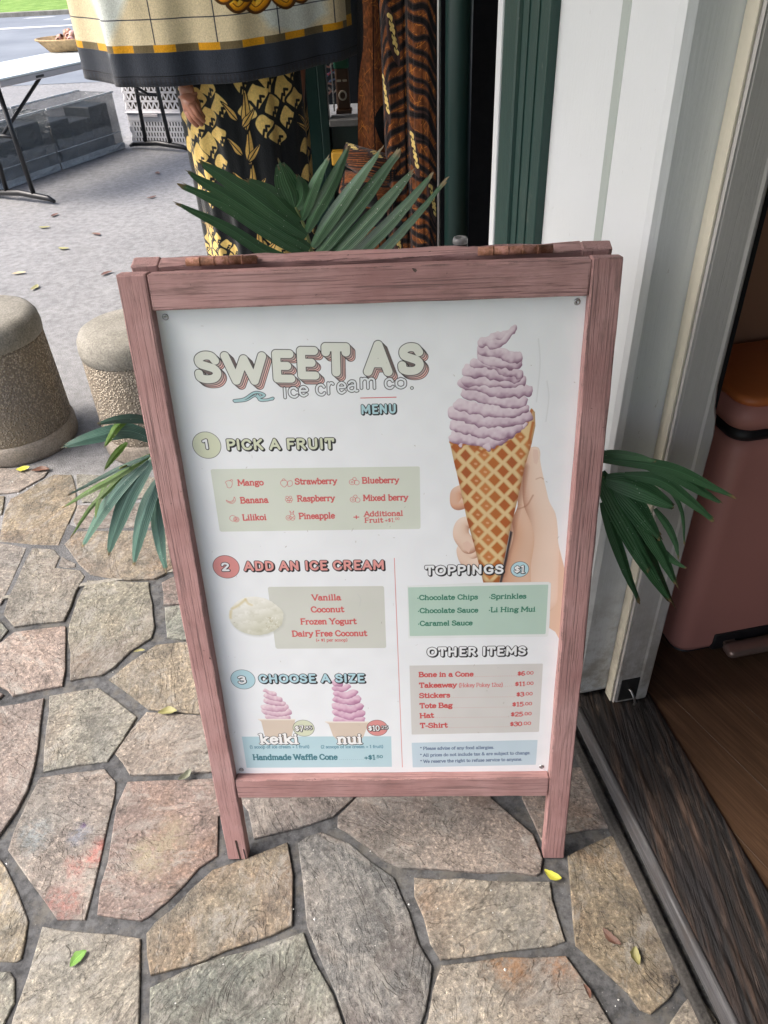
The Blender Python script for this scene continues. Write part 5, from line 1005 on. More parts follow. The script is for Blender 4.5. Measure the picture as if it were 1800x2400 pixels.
# rear frame, mirrored and a little lower
yc = .2435
def Sr(x, s, d=0.):
    q = S(x, s, d); return Vector((q.x, 2*yc-q.y, q.z-.001))
rn = Vector((0, math.cos(T), math.sin(T)))
for sx in (-1, 1):
    board('rear_stile', Sr(sx*(HW-ST/2-.002), 0, TH/2), Sr(sx*(HW-ST/2-.002), LS-.002, TH/2), ST, TH, rn, PINK, sign, .003, 2, .001, 24, 13+sx)
board('rear_rail', Sr(-HW+ST, LS-.035, TH/2), Sr(HW-ST, LS-.035, TH/2), .064, TH*.95, rn, PINK, sign, .003, 2, .0016, 20, 18)
board('rear_rail', Sr(-HW+ST, RB-.02, TH/2), Sr(HW-ST, RB-.02, TH/2), .05, TH*.95, rn, PINK, sign, .003, 2, .001, 10, 19)
board('rear_panel', Sr(0, RB-.01, .008), Sr(0, LS-.05, .008), .582, .004, rn, WHITE, sign, .0)
for x0, x1, z in ((-.243, -.148, .0), (.147, .245, .0)):
    zz = LS*math.cos(T)+.0015; y = LS*math.sin(T)+TH*.98+.012
    h = tube('hinge', [(x0, y, zz), (x1, y, zz)], .0056, RUST, sign, 14); nb = 5
    for k in range(1, nb): 
        xx = x0+(x1-x0)*k/nb; tube('knuckle', [(xx-.0008, y, zz), (xx+.0008, y, zz)], .0061, RUST, h, 14)
    board('hinge_leaf', (x0+.002, y+.014, zz-.004), (x1-.002, y+.014, zz-.004), .022, .0015, (0, .1, 1), RUST, h, .0)
# ---------------------------------------------------------------- the potted palm behind the board
palm = thing('potted_palm', 'dark green potted palm with arching fronds growing behind the pink menu board', 'plant', (-.02, .63, 0))
lathe('pot', [(.105, 0), (.11, .02), (.14, .30), (.15, .31), (.15, .335), (.138, .335), (.132, .29)], (-.02, .63, 0), POT, palm, 40)
lathe('soil', [(.001, .285), (.131, .285), (.131, .29), (.001, .295)], (-.02, .63, 0), SOIL, palm, 30)
def leaflet(pts, w, mat, par, seed, up=Vector((0, -.75, .65)), blunt=.3):
    rs = random.Random(seed); P = [Vector(q) for q in spl(pts, 6)]; n = len(P); K = 6; v, f, uv = [], [], []
    acc = [0.]; 
    for i in range(1, n): acc.append(acc[-1]+(P[i]-P[i-1]).length)
    tw = rs.uniform(-.45, .45); fold = rs.uniform(.12, .45); P = [p+Vector((rs.uniform(-1, 1)*.0003, 0, rs.uniform(-1, 1)*.0003)) for p in P]
    for i, p in enumerate(P):
        t = acc[i]/acc[-1]; d = (P[min(i+1, n-1)]-P[max(i-1, 0)]).normalized()
        nn = (up-d*up.dot(d)).normalized(); side = d.cross(nn); ang = tw*t; side = side*math.cos(ang)+nn*math.sin(ang); nn = side.cross(d)
        hw = w/2*max(.05, math.sin(math.pi*min(1, (t*.92+.06))**.8))**.75
        if t > .8: hw = max(hw, w*(.13 if seed % 3 else .2))
        for k in range(K+1):
            u = k/K; s = (u-.5)*2; jag = (rs.uniform(-.6, .6)*w*.45 if i == n-1 and w > .006 else 0)
            v.append(p+side*hw*s-nn*hw*fold*abs(s)+nn*hw*.05*math.cos(u*25)+d*(jag-(abs(s)*w*.35 if i == n-1 else 0))); uv.append((u, t))
    for i in range(n-1):
        for k in range(K): f.append((i*(K+1)+k, i*(K+1)+k+1, (i+1)*(K+1)+k+1, (i+1)*(K+1)+k))
    return mesh('leaflet', v, f, par, mat, True, uv)
crownp = Vector((-.02, .62, .31))
for fi, (rach, leaves) in enumerate(FRONDS):
    last = Vector(rach[-1]); first = Vector(rach[0]); mid = (last+crownp)/2+Vector((0, .04, .10 if fi else 0))
    fr = tube('frond', [Vector(q) for q in spl(list(rach)+[tuple(mid), tuple(crownp)], 5)], [.0018+.0035*i/((len(rach)+2)*5) for i in range(len(spl(list(rach)+[tuple(mid), tuple(crownp)], 5)))], STEM, palm, 8)
    for i, (pts, wdt, kind) in enumerate(leaves):
        m = (LEAF, LEAF2, LEAF)[fi] if (fi != 1 or kind) else LEAF3
        leaflet(pts, wdt, m, fr, fi*50+i, Vector((0, -.8, .5)) if fi != 2 else Vector((.2, -.85, .4)))
# a few more fronds on the far side
for k, (az, el, ln) in enumerate(((2.2, .9, .42), (3.6, 1.1, .45), (1.4, .8, .25))):
    dx = Vector((math.cos(az), abs(math.sin(az))*.4+.1, 0)).normalized(); pts = []
    for i in range(7):
        t = i/6; pts.append(crownp+dx*ln*t*.9+Vector((0, 0, ln*(1.5*t-.95*t*t))))
    fr = tube('frond', pts, [.005-.0005*i for i in range(7)], STEM, palm, 8)
    for j in range(2, 7):
        for sgn in (-1, 1):
            b = pts[j]; d = (pts[j]-pts[j-1]).normalized(); s = d.cross(Vector((0, 0, 1))).normalized()*sgn; l = .2
            q = [b, b+s*l*.35+d*l*.25+Vector((0, 0, .01)), b+s*l*.7+d*l*.5-Vector((0, 0, .01)), b+s*l+d*l*.7-Vector((0, 0, .06))]
            if all(W(0, 0).x is not None and (x-BO).dot(BE) < -.01 for x in q): leaflet([tuple(x) for x in q], .026, LEAF, fr, 300+k*20+j*2+sgn)
# black pipe stub with a leaf tip beside it
pipe = thing('black_pipe_stake', 'short black pipe end sticking up behind the top of the board', 'pipe', (.165, .42, 0))
tube('stake', [(.165, .425, 0), (.150, .40, .8), (.133, .385, 1.074)], .0105, BLACKM, pipe, 16)
lathe('pipe_cap', [(.0055, 0), (.0112, 0), (.0112, .006), (.0098, .0085), (.0060, .0085), (.0055, .003)], (.1327, .3848, 1.072), m_plain('scuffed_grey_metal', (.20, .20, .20), .4), pipe, 16)
# ---------------------------------------------------------------- fallen leaves and crumbs
def fallen(x, y, z, ln, w, az, mat, name, label, curl=.3, seed=1):
    rs = random.Random(seed); v, f, uv = [], [], []; n = 8; K = 4
    for i in range(n+1):
        t = i/n; hw = w/2*math.sin(math.pi*min(1, t*.94+.03))**.8
        for k in range(K+1):
            s = (k/K-.5)*2; v.append(((t-.5)*ln, hw*s*(1+rs.uniform(-.18, .1))+.12*ln*math.sin(t*3)*(1 if seed % 2 else -1), .0012+abs(s)*hw*curl+.22*ln*curl*(2*t-1)**2+rs.uniform(0, .0006))); uv.append((k/K, t*.9))
    for i in range(n):
        for k in range(K): f.append((i*(K+1)+k, i*(K+1)+k+1, (i+1)*(K+1)+k+1, (i+1)*(K+1)+k))
    o = mesh(name, v, f, None, mat, True, uv); o.matrix_world = Matrix.Translation((x, y, z)) @ Matrix.Rotation(az, 4, 'Z')
    tag(o, label, 'leaf', 'fallen leaves on the ground'); return o
YL = m_leaf('yellow_fallen_leaf', (.50, .48, .04), (.62, .60, .08)); BL = m_leaf('brown_fallen_leaf', (.10, .045, .03), (.16, .08, .055)); OL = m_leaf('olive_fallen_leaf', (.20, .19, .07), (.30, .28, .12)); GL_ = m_leaf('fresh_green_fallen_leaf', (.11, .24, .04), (.16, .32, .06))
# ---------------------------------------------------------------- leaves and crumbs lying about
fallen(.303, -.034, .004, .034, .017, -.5, YL, 'fallen_leaf', 'bright yellow curled leaf in the joint beside the right foot of the board', .35, 2)
fallen(-.567, -.186, .004, .034, .020, .9, GL_, 'fallen_leaf', 'fresh green leaf lying on a pale flagstone', .25, 3)
fallen(.391, -.146, .003, .038, .016, -.8, BL, 'fallen_leaf', 'flat brown leaf on the flagstone by the timber threshold', .2, 4)
fallen(.426, -.180, .004, .030, .017, 1.5, OL, 'fallen_leaf', 'crumpled olive leaf next to the brown one by the threshold', .7, 5)
fallen(.329, -.236, .003, .024, .008, 1.9, BL, 'fallen_leaf', 'tiny curled brown leaf on the rust coloured flagstone edge', .7, 6)
fallen(-.537, .353, .004, .045, .022, .1, OL, 'fallen_leaf', 'crumpled olive leaf in the joint left of the board', .5, 7)
fallen(-.458, .186, .004, .034, .018, .9, m_leaf('grey_green_fallen_leaf', (.13, .14, .10), (.2, .21, .15)), 'fallen_leaf', 'grey green curled leaf left of the lower board leg', .7, 8)
fallen(-.659, .548, .004, .028, .010, .2, OL, 'fallen_leaf', 'small pale leaf in the mortar joint left of the board', .3, 9)
fallen(-1.305, 1.400, .004, .045, .03, .4, YL, 'fallen_leaf', 'yellow leaf at the foot of the left bollard', .4, 10)
fallen(-1.239, 1.388, .003, .06, .03, .1, BL, 'fallen_leaf', 'brown leaf by the pavement edge at the left bollard', .3, 11)
for i, (x, y, m) in enumerate(((-2.281, 4.18, OL), (-2.304, 4.434, BL), (-1.886, 3.99, BL), (-1.743, 4.774, BL), (-1.863, 5.443, BL), (-2.111, 3.349, m_leaf('pale_tan_fallen_leaf', (.42, .34, .18), (.5, .42, .25))), (-1.941, 3.128, OL), (-2.0, 3.75, OL), (-1.6, 3.3, BL))):
    fallen(x, y, .0, .075, .035, i*1.3, m, 'fallen_leaf', ['olive leaf on the asphalt below the table', 'brown leaf on the asphalt near the table foot', 'brown leaf on the asphalt left of the sarong', 'dark brown leaf on the asphalt in front of the crates', 'small dark leaf on the asphalt close to the crates', 'pale tan leaf on the asphalt left of the board corner', 'olive leaf on the asphalt above the left bollard', 'yellowish leaf on the asphalt between table and bollards', 'brown leaf on the asphalt beside the upper board corner'][i], .25, 20+i)
rs = random.Random(9); v, f = [], []
spots = [(-1.315, 1.329), (-1.249, 1.29), (-1.231, 1.306), (-1.268, 1.261), (-.775, -.007), (.195, -.2), (.028, -.088), (-.147, -.115), (.047, .028)]+[(.11+rs.uniform(-.5, .35), -.1+rs.uniform(-.18, .12)) for _ in range(46)]+[(rs.uniform(-1.3, -.6), rs.uniform(.2, 1.3)) for _ in range(20)]
for i, (x, y) in enumerate(spots):
    s = rs.uniform(.0018, .0036)*(1.5 if i < 9 else .6); b = len(v)
    for dx, dy, dz in ((-1, 0, 0), (1, .2, 0), (0, 1, 0), (.1, -1, 0), (0, 0, 1)): v.append((x+dx*s*rs.uniform(.6, 1.3), y+dy*s*rs.uniform(.6, 1.3), .0008+dz*s))
    f += [(b, b+3, b+4), (b+3, b+1, b+4), (b+1, b+2, b+4), (b+2, b, b+4)]
tag(mesh('crumbs', v, f, None, m_plain('white_crumb', (.7, .7, .68), .8)), kind='stuff')
# ---------------------------------------------------------------- two concrete bollards at the pavement edge
def bollard(c, r, h, label, ring=True):
    t = thing('concrete_bollard', label, 'bollard', (*c, 0), 'exposed aggregate bollards along the pavement edge')
    if ring: lathe('base_ring', [(r*1.0, -.004), (r*1.02, .01), (r*1.02, .055), (r*.985, .07), (r*.96, .072)], (*c, 0), CONC2, t, 64)
    lathe('shaft', [(r*.97, .0 if not ring else .06), (r*.985, .08), (r*.965, h-.095), (r*.955, h-.085)], (*c, 0), AGG, t, 96, True, .004)
    lathe('cap', [(r*.93, h-.09), (r*.975, h-.085), (r*.985, h-.06), (r*.965, h-.03), (r*.90, h-.010), (r*.80, h), (r*.4, h+.004), (.001, h+.005)], (*c, 0), CONC, t, 64)
bollard((-1.40, 1.62), .20, .485, 'larger round concrete bollard with smooth grey cap, cut by the left frame edge')
bollard((-.885, 1.585), .172, .445, 'round aggregate bollard with grey cap half hidden by the pink board')
# ---------------------------------------------------------------- folding table on the parking lot
TU = Vector((.407, .914, 0)).normalized(); TV = Vector((.914, -.407, 0)).normalized(); TC = Vector((-2.38, 5.53, 0)); TZ = .79
TM = Matrix(((TU.x, TV.x, 0, TC.x), (TU.y, TV.y, 0, TC.y), (0, 0, 1, 0), (0, 0, 0, 1)))
def tp(u, v, z): return TC+TU*u+TV*v+Vector((0, 0, z))
tab = thing('folding_table', 'long white plastic folding table with black tube legs on the asphalt', 'table', TC)
box('table_top', (-.92, -.32, TZ-.012), (.92, .32, TZ), TABLEW, tab, .006, TM); box('edge_band', (-.915, -.315, TZ-.05), (.915, .315, TZ-.012), TABLEG, tab, .008, TM)
box('edge_clip', (-.05, .312, TZ-.046), (.10, .322, TZ-.008), BLACKM, tab, .006, TM); box('edge_slot', (-.62, .313, TZ-.040), (-.55, .318, TZ-.026), RUBBER, tab, .002, TM)
for u in (-.76, .78):
    for v0 in (-.13, .13): tube('leg', [tp(u, v0*.75, TZ-.05), tp(u, v0, .045)], .0165, BLACKM, tab, 12)
    tube('crossbar', [tp(u, -.115, .42), tp(u, .115, .42)], .013, BLACKM, tab, 10)
    tube('foot', [tp(u, -.31, .016), tp(u, -.26, .034), tp(u, 0, .052), tp(u, .26, .034), tp(u, .31, .016)], [.012, .020, .022, .020, .012], BLACKM, tab, 12)
    tube('brace', [tp(u, 0, .42), tp(u*.30, 0, TZ-.052)], .012, BLACKM, tab, 10)
# smoky clear boxes below it
DTRAY = m_plain('dark_grey_tray', (.03, .036, .042), .45, .5, sc=8, var=.3); FILM = m_clear('clear_highlight_film', (.45, .48, .5), .22, .08)
def clearbox(u0, u1, lab):
    t = thing('clear_storage_box', lab, 'storage box', tp((u0+u1)/2, -.55, 0), 'smoky clear boxes under the table')
    m = Matrix(((TU.x, TV.x, 0, TC.x), (TU.y, TV.y, 0, TC.y), (0, 0, 1, 0), (0, 0, 0, 1))); v1, v0 = -.36, -.72
    for n_, a, b in (('side_panel', (u0, v1-.004, .01), (u1, v1, .43)), ('side_panel', (u0, v0, .01), (u1, v0+.004, .43)), ('end_panel', (u0, v0+.005, .01), (u0+.004, v1-.005, .43)), ('end_panel', (u1-.004, v0+.005, .01), (u1, v1-.005, .43)), ('bottom_panel', (u0+.005, v0+.005, .004), (u1-.005, v1-.005, .008))):
        box(n_, a, b, CLEAR, t, 0, m)
    for a, b in (((u0-.004, v1, .425), (u1+.004, v1+.012, .44)), ((u0-.004, v0-.012, .425), (u1+.004, v0, .44)), ((u0, v1, .0), (u1, v1+.01, .05)), ((u0, v1+.001, .13), (u1, v1+.006, .137))):
        box('rim', a, b, CLEARRIM, t, .002, m)  # rims and front strips, made pale to stand for edge highlights
    nk = 3; wk = (u1-u0-.06)/nk
    for k in range(nk):
        h_ = (.33, .29, .36)[k]; box('dark_tray', (u0+.03+k*wk, v0+.03, .012), (u0+.03+(k+1)*wk-.008, v1-.05, h_), DTRAY, t, .01, m)
    v, f = [], []; rz = random.Random(int(u0*100)+500); NF = 22
    for i in range(NF+1):
        for j in range(9): q = m @ Vector((u0+(u1-u0)*i/NF, v1+.014+rz.uniform(0, .03), .02+.19*j/8+rz.uniform(-.008, .008))); v.append(tuple(q))
    for i in range(NF):
        for j in range(8): f.append((i*9+j, (i+1)*9+j, (i+1)*9+j+1, i*9+j+1))
    mesh('highlight_film', v, f, t, FILM)  # glossy crumpled sheet added to give the box front irregular highlights
clearbox(-.80, -.01, 'smoky clear storage box under the near half of the folding table')
clearbox(.01, .76, 'smoky clear storage box under the far half of the folding table')
# stacked white crates behind the far legs
CA = Vector((.97, -.24, 0)).normalized(); CBk = Vector((.24, .97, 0)).normalized(); C0 = Vector((-2.36, 6.52, 0))
def crate(z0, h, tri, lab):
    t = thing('white_crate', lab, 'crate', C0+CA*.3+Vector((0, 0, z0)), 'perforated white plastic crates stacked behind the table leg')
    M = Matrix(((CA.x, CBk.x, 0, C0.x), (CA.y, CBk.y, 0, C0.y), (0, 0, 1, z0), (0, 0, 0, 1))); wd, dp = .62, .40
    def wall(tag_, M2, wd):
        v, f = [], []
        def bar(x0, z0_, x1, z1, th=.012):
            d = Vector((x1-x0, 0, z1-z0_)); n = Vector((-d.z, 0, d.x)).normalized()*th/2; b = len(v)
            for y in (0, .006):
                for p in (Vector((x0, y, z0_))-n, Vector((x1, y, z1))-n, Vector((x1, y, z1))+n, Vector((x0, y, z0_))+n): v.append(M2 @ p)
            f.extend([(b, b+1, b+2, b+3), (b+7, b+6, b+5, b+4), (b, b+4, b+5, b+1), (b+2, b+6, b+7, b+3), (b+1, b+5, b+6, b+2), (b, b+3, b+7, b+4)])
        if tri:
            rows = 3; rh = (h-.05)/rows
            for r in range(rows+1): bar(0, .012+r*rh, wd, .012+r*rh, .016)
            n = int(wd/.05)
            for r in range(rows):
                for k in range(n): bar(k*.05, .012+r*rh, k*.05+.025, .012+(r+1)*rh, .011); bar(k*.05+.025, .012+(r+1)*rh, k*.05+.05, .012+r*rh, .011)
        else:
            rows = 4; rh = (h-.085)/rows
            bar(0, .006, wd, .006, .02)
            for r in range(rows+1): bar(0, .012+r*rh, wd, .012+r*rh, .012)
            for r in range(rows):
                for k in range(int(wd/.028)): bar(k*.028+(r % 2)*.014, .012+r*rh, k*.028+(r % 2)*.014, .012+(r+1)*rh, .014)
            bar(0, h-.045, wd, h-.045, .06)
        bar(0, h-.012, wd, h-.012, .03)
        return tag(mesh(tag_, v, f, t, CRATE), kind='stuff')
    wall('perforated_side', M, wd); wall('perforated_side', M @ Matrix.Translation((0, dp, 0)), wd); R9 = Matrix.Rotation(math.pi/2, 4, 'Z'); wall('perforated_end', M @ R9, dp); wall('perforated_end', M @ Matrix.Translation((wd, 0, 0)) @ R9, dp)
    box('dark_filler', (.02, .02, .006), (wd-.02, dp-.02, h-.03), DTRAY if not tri else m_plain('dark_brown_filler', (.07, .055, .04), .7, sc=20, var=.5), t, .01, M)  # dark box added inside so the crate holes read dark
    box('crate_floor', (.0, .007, .0), (wd, dp-.001, .006), CRATE, t, 0, M); box('crate_lip', (-.012, -.018, h-.012), (wd+.012, .0, h), CRATE, t, .004, M)
    if not tri: box('grip', (.12, -.022, h-.04), (.30, -.012, h-.014), TABLEG, t, .004, M)
crate(0, .255, False, 'lower white plastic crate with narrow upright slots'); crate(.256, .25, True, 'upper white plastic crate with triangular holes')
lap = thing('plastic_bag', 'pale folded plastic bag lying on top of the upper crate', 'bag', C0+Vector((.2, .2, .51)))
v = []; f = []; rs = random.Random(4)
for i in range(10):
    for j in range(8): q = C0+CA*(-.02+.6*i/9)+CBk*(.36*j/7-.01); v.append((q.x, q.y, .51+rs.uniform(0, .035)*(1 if 0 < j else .2)))
for i in range(9):
    for j in range(7): f.append((i*8+j, (i+1)*8+j, (i+1)*8+j+1, i*8+j+1))
mesh('bag_sheet', v, f, lap, CRATE, True)
# wicker tray with shells on the table
bc = tp(.30, -.20, TZ)
bk_ = thing('wicker_tray', 'shallow oval wicker tray full of shells on the white table', 'basket', bc)
v, f = [], []; NR, NN = 7, 64
for i in range(NR):
    t = i/(NR-1); rx, ry = .19+.075*t, .12+.06*t
    for k in range(NN): a = 2*math.pi*k/NN; j = 1+.025*math.sin(k*math.pi+i*math.pi)+.01*math.sin(a*5); v.append((bc.x+rx*j*math.cos(a), bc.y+ry*j*math.sin(a), TZ+.003+.075*t+.004*math.sin(a*3)))
for i in range(NR-1):
    for k in range(NN): f.append((i*NN+k, i*NN+(k+1) % NN, (i+1)*NN+(k+1) % NN, (i+1)*NN+k))
f.append(tuple(range(NN)))
o = mesh('tray_body', v, f, bk_, WICKER, False); sm = o.modifiers.new('solid', 'SOLIDIFY'); sm.thickness = .006
tube('tray_rim', [(bc.x+.268*math.cos(a), bc.y+.183*math.sin(a), TZ+.08) for a in np.linspace(0, 2*math.pi, 41)], .007, WICKER, bk_, 8)
tube('tray_handle', [(bc.x+.10+.035*math.cos(a), bc.y, TZ+.10+.05*math.sin(a)) for a in np.linspace(-.4, 3.5, 16)], .005, WICKER, bk_, 8)
rs = random.Random(6)
for k in range(16):
    a = rs.uniform(0, 6.28); r_ = rs.uniform(0, .13); c_ = Vector((bc.x+r_*math.cos(a), bc.y+r_*.75*math.sin(a), TZ+.055+.03*(1-r_/.13)+rs.uniform(0, .02))); prof = [(.001, 0), (.014, .005), (.025, .02), (.024, .038), (.016, .052), (.012, .053), (.018, .038), (.017, .022)]
    o = lathe('shell', [(q*rs.uniform(.9, 1.1), z) for q, z in prof], (0, 0, 0), SHELL if k % 3 else SHELLP, None, 14); o.matrix_world = Matrix.Translation(c_) @ Matrix.Rotation(rs.uniform(.6, 1.8), 4, Vector((rs.uniform(-1, 1), rs.uniform(-1, 1), .2))); tag(o, 'small brown or pink shell heaped in the wicker tray', 'shell', 'shells in the wicker tray')
# ---------------------------------------------------------------- printed cloths
def cloth_pineapple():
    cv = Canvas(1400, 1150, .62, (.045, .07, .085)); rs = np.random.RandomState(5); Y_ = (.93, .80, .47)
    def pine(cx, cy, rx, ry, st, rot=.15):
        for i in range(-14, 15):
            for j in range(-14, 15):
                lx = (i-j)*st*.56; ly = (i+j)*st*.5; q = (lx/rx)**2+(ly/ry)**2
                if q > 1: continue
                x = cx+lx*math.cos(rot)-ly*math.sin(rot); y = cy+lx*math.sin(rot)+ly*math.cos(rot); s_ = st*.445*(1-.20*q); jt = rs.uniform(-.12, .12, 8)*st
                P = spl([(x-s_+jt[0], y+jt[1]), (x-s_*.35, y-s_*.8), (x+jt[2], y-s_+jt[3]), (x+s_*.75, y-s_*.5), (x+s_+jt[4], y+jt[5]), (x+s_*.3, y+s_*.75), (x+jt[6], y+s_+jt[7]), (x-s_*.6, y+s_*.45)], 3, True)
                cv.poly(P, tuple(np.array(Y_)*(1-.12*rs.rand())))
                cv.strokes([[(x-s_*.1, y+s_*.95), (x+s_*.05, y+s_*.45), (x+s_*.3, y+s_*.55), (x+s_*.3, y+s_*.1), (x+s_*.65, y+s_*.15)]], st*.045, (.045, .06, .07))
    def leaf(x, y, a, l, w_):
        dx, dy = math.sin(a), -math.cos(a); px_, py_ = -dy, dx
        P = spl([(x, y), (x+dx*l*.3+px_*w_, y+dy*l*.3+py_*w_), (x+dx*l*.7+px_*w_*.7, y+dy*l*.7+py_*w_*.7), (x+dx*l, y+dy*l), (x+dx*l*.65-px_*w_*.5, y+dy*l*.65-py_*w_*.5), (x+dx*l*.3-px_*w_, y+dy*l*.3-py_*w_)], 4, True)
        cv.poly(P, (.05, .06, .065)); c = np.mean(P, 0); cv.poly(c+(P-c)*.82, (.86, .70, .38)); cv.strokes([[(x+dx*l*.1, y+dy*l*.1), (x+dx*l*.85, y+dy*l*.85)]], 1.6, (.05, .06, .065))
    big = [(815, 300, 135, 260, 92, .2), (1130, 150, 120, 190, 92, -.1), (780, 800, 150, 150, 56, -.2), (1130, 760, 140, 150, 70, .2), (380, 320, 150, 230, 96, .1), (430, 850, 140, 150, 60, 0), (100, 420, 120, 200, 90, 0), (120, 950, 120, 130, 60, .2), (1330, 520, 110, 190, 90, 0)]
    for x, y, rx, ry, st, rot in big:
        for k in range(9): leaf(x+math.sin(rot)*ry*.85, y-ry*.85, -1.0+.25*k+rot, ry*.75*(1-.05*abs(k-4)), ry*.06)
        pine(x, y, rx, ry, st, rot)
    for k in range(5): leaf(1005+k*5, 760-k*110, .1, 150, 20); leaf(1030-k*6, 740-k*110, .8, 90, 14); leaf(1000, 720-k*110, -.7, 90, 14)
    for x, y in ((470, 560), (860, 560), (230, 600)):
        for k in range(7): leaf(x, y, -1.2+.4*k, 60, 7)
    return cv.image('pineapple_print')
def cloth_tapa(seed=1, dark=False):
    cv = Canvas(380, 1540, 1.3, (.46, .26, .13)); rs = np.random.RandomState(seed); BK = (.075, .06, .07); W_, H_ = 380, 1540
    n = blur_noise(cv.H, cv.W, 14, seed); cv.a *= (.75+.5*n)[..., None]
    for k in range(700 if not dark else 420):
        x, y = rs.rand()*W_, rs.rand()*H_; a = rs.rand()*3.14; l = rs.uniform(18, 60); cv.strokes([spl([(x, y), (x+l*.5*math.cos(a)+rs.randn()*9, y+l*.5*math.sin(a)+rs.randn()*4), (x+l*math.cos(a), y+l*math.sin(a))], 3)], rs.uniform(.5, 1.2), (.80, .50, .20), .85)
    for k in range(82 if not dark else 6):
        cx = [185, 190][k % 2]+rs.randn()*6; cy = (k//2)*38-40+rs.randn()*5; s_ = 1 if k % 2 else -1; w_ = rs.uniform(3.5, 7)
        L = [spl([(cx, cy), (cx+s_*45, cy+16+rs.randn()*5), (cx+s_*105, cy+30+rs.randn()*8), (cx+s_*150, cy+85+rs.randn()*10), (cx+s_*195, cy+95)], 6)]
        cv.strokes(L, w_+4, (.20, .15, .15), .8); cv.strokes(L, w_, BK)
        if k % 5 == 0: cv.strokes([spl([(cx, cy), (cx-s_*18, cy+90), (cx-s_*10, cy+190)], 6)], w_*.8, BK)
    for x in (5, 186, 372): cv.strokes([spl([(x+5*math.sin(t*.9), t*155) for t in range(11)], 5)], 4, BK)
    if dark:
        for P in ([(0, 0), (40, 0), (110, 560), (60, 800), (60, 1540), (0, 1540)], [(200, 0), (300, 60), (320, 560), (240, 600)], [(180, 860), (330, 800), (330, 960), (290, 1000)], [(240, 1180), (380, 1100), (380, 1500), (260, 1400)]): cv.poly(spl(P, 5, True), (.03, .035, .045))
        return cv.image('dark_tapa_print')
    for k in range(9):
        x = [60, 230, 320, 120][k % 4]+rs.randn()*10; y = 40+k*165; P = [(x-28, y-70), (x+4, y-50), (x+30, y+20), (x+32, y+90), (x+4, y+70), (x-22, y+10)]
        cv.poly(spl(P, 5, True), (.26, .19, .18)); 
        for j in range(3):
            q = (x-14+j*10, y-46+j*36); cv.strokes([spl([q, (q[0]+12, q[1]+8), (q[0]+8, q[1]+20), (q[0]+18, q[1]+30)], 5)], 6.5, (.95, .84, .52)); cv.strokes([[(q[0]+2, q[1]+8), (q[0]+12, q[1]+20)]], 1.6, BK)
    return cv.image('tapa_print')
def cloth_floral():
    cv = Canvas(400, 1100, .6, (.085, .075, .075)); rs = np.random.RandomState(4)
    for k in range(30):
        x, y = rs.rand()*400, rs.rand()*1100
        for j in range(7):
            a = j*.9; cv.strokes([spl([(x, y), (x+24*math.cos(a), y+24*math.sin(a)), (x+44*math.cos(a+.3), y+44*math.sin(a+.3))], 4)], 5, (.17, .12, .15), .8); cv.strokes([[(x+26*math.cos(a), y+26*math.sin(a))]], 3, (.25, .23, .22))
    for k in range(14): cv.poly(cv.ell(rs.rand()*400, rs.rand()*1100, 16, 30, 16, rs.rand()*3), (.20, .18, .10), .7)
    return cv.image('dim_floral_print')
def cloth_towel():
    Wm, Hm = 1180, 700; cv = Canvas(Wm, Hm, .8, (.19, .21, .25)); b = 112
    cv.poly([(b, -5), (Wm-b, -5), (Wm-b, Hm-b), (b, Hm-b)], (.86, .80, .66))
    for P in ([(b+40, 60), (b+330, -5), (b+520, -5), (b+260, Hm-b-70), (b+190, Hm-b-40)], [(700, 200), (900, 100), (980, Hm-b-60), (800, Hm-b-50)], [(560, -5), (700, -5), (680, 240), (600, 300)]): cv.poly(spl(P, 2, True), (.83, .87, .86), .85, 12)
    for x in range(b-2, Wm-b, 172): cv.strokes([[(x+30, -5), (x+30, Hm-b)]], 1.5, (.18, .19, .24))
    for y in range(60, Hm-b-40, 172): cv.strokes([[(b, y+80), (Wm-b, y+80)]], 1.6, (.18, .19, .24))
    G1, G2 = (.84, .60, .10), (.42, .37, .26)
    for i, x in enumerate(range(b, Wm-b, 61)): cv.poly([(x, Hm-b-24), (min(x+61, Wm-b), Hm-b-24), (min(x+61, Wm-b), Hm-b), (x, Hm-b)], G1 if i % 2 == 0 else G2)
    for i, y in enumerate(range(0, Hm-b, 61)):
        for xx in (b, Wm-b-24): cv.poly([(xx, y), (xx+24, y), (xx+24, min(y+61, Hm-b)), (xx, min(y+61, Hm-b))], G1 if i % 2 else G2)
    cx, cy = 815, Hm-b-150-28
    for sgn in (-1, 1):
        for j, (dx, dy, r_) in enumerate(((30, 38, 30), (78, 30, 27), (112, 2, 24), (120, -48, 24), (96, -95, 24), (50, 0, 26), (20, -30, 26))):
            P = [(cx+sgn*(dx-18), cy+dy-18), (cx+sgn*(dx-4), cy+dy+8), (cx+sgn*(dx+14), cy+dy+22), (cx+sgn*(dx+26), cy+dy+10)]
            cv.strokes([spl(P, 5)], r_*.62+3.5, (.30, .18, .04)); cv.lump(P, r_*.62, r_*.38, (.90, .62, .08), (.62, .36, .03), (.98, .80, .30))
            cv.strokes([spl(P, 5)], 1.5, (.50, .28, .03))
    for y, c, r_ in ((Hm-34, (.05, .055, .07), 1.6), (Hm-28, (.16, .17, .20), 1.0)): cv.strokes([[(0, y), (Wm, y)]], r_, c)
    for x in range(0, Wm, 13): cv.strokes([[(x, Hm-26), (x+1, Hm)]], 3.2, (.17, .17, .19), .55, 1)
    return cv.image('towel_print')
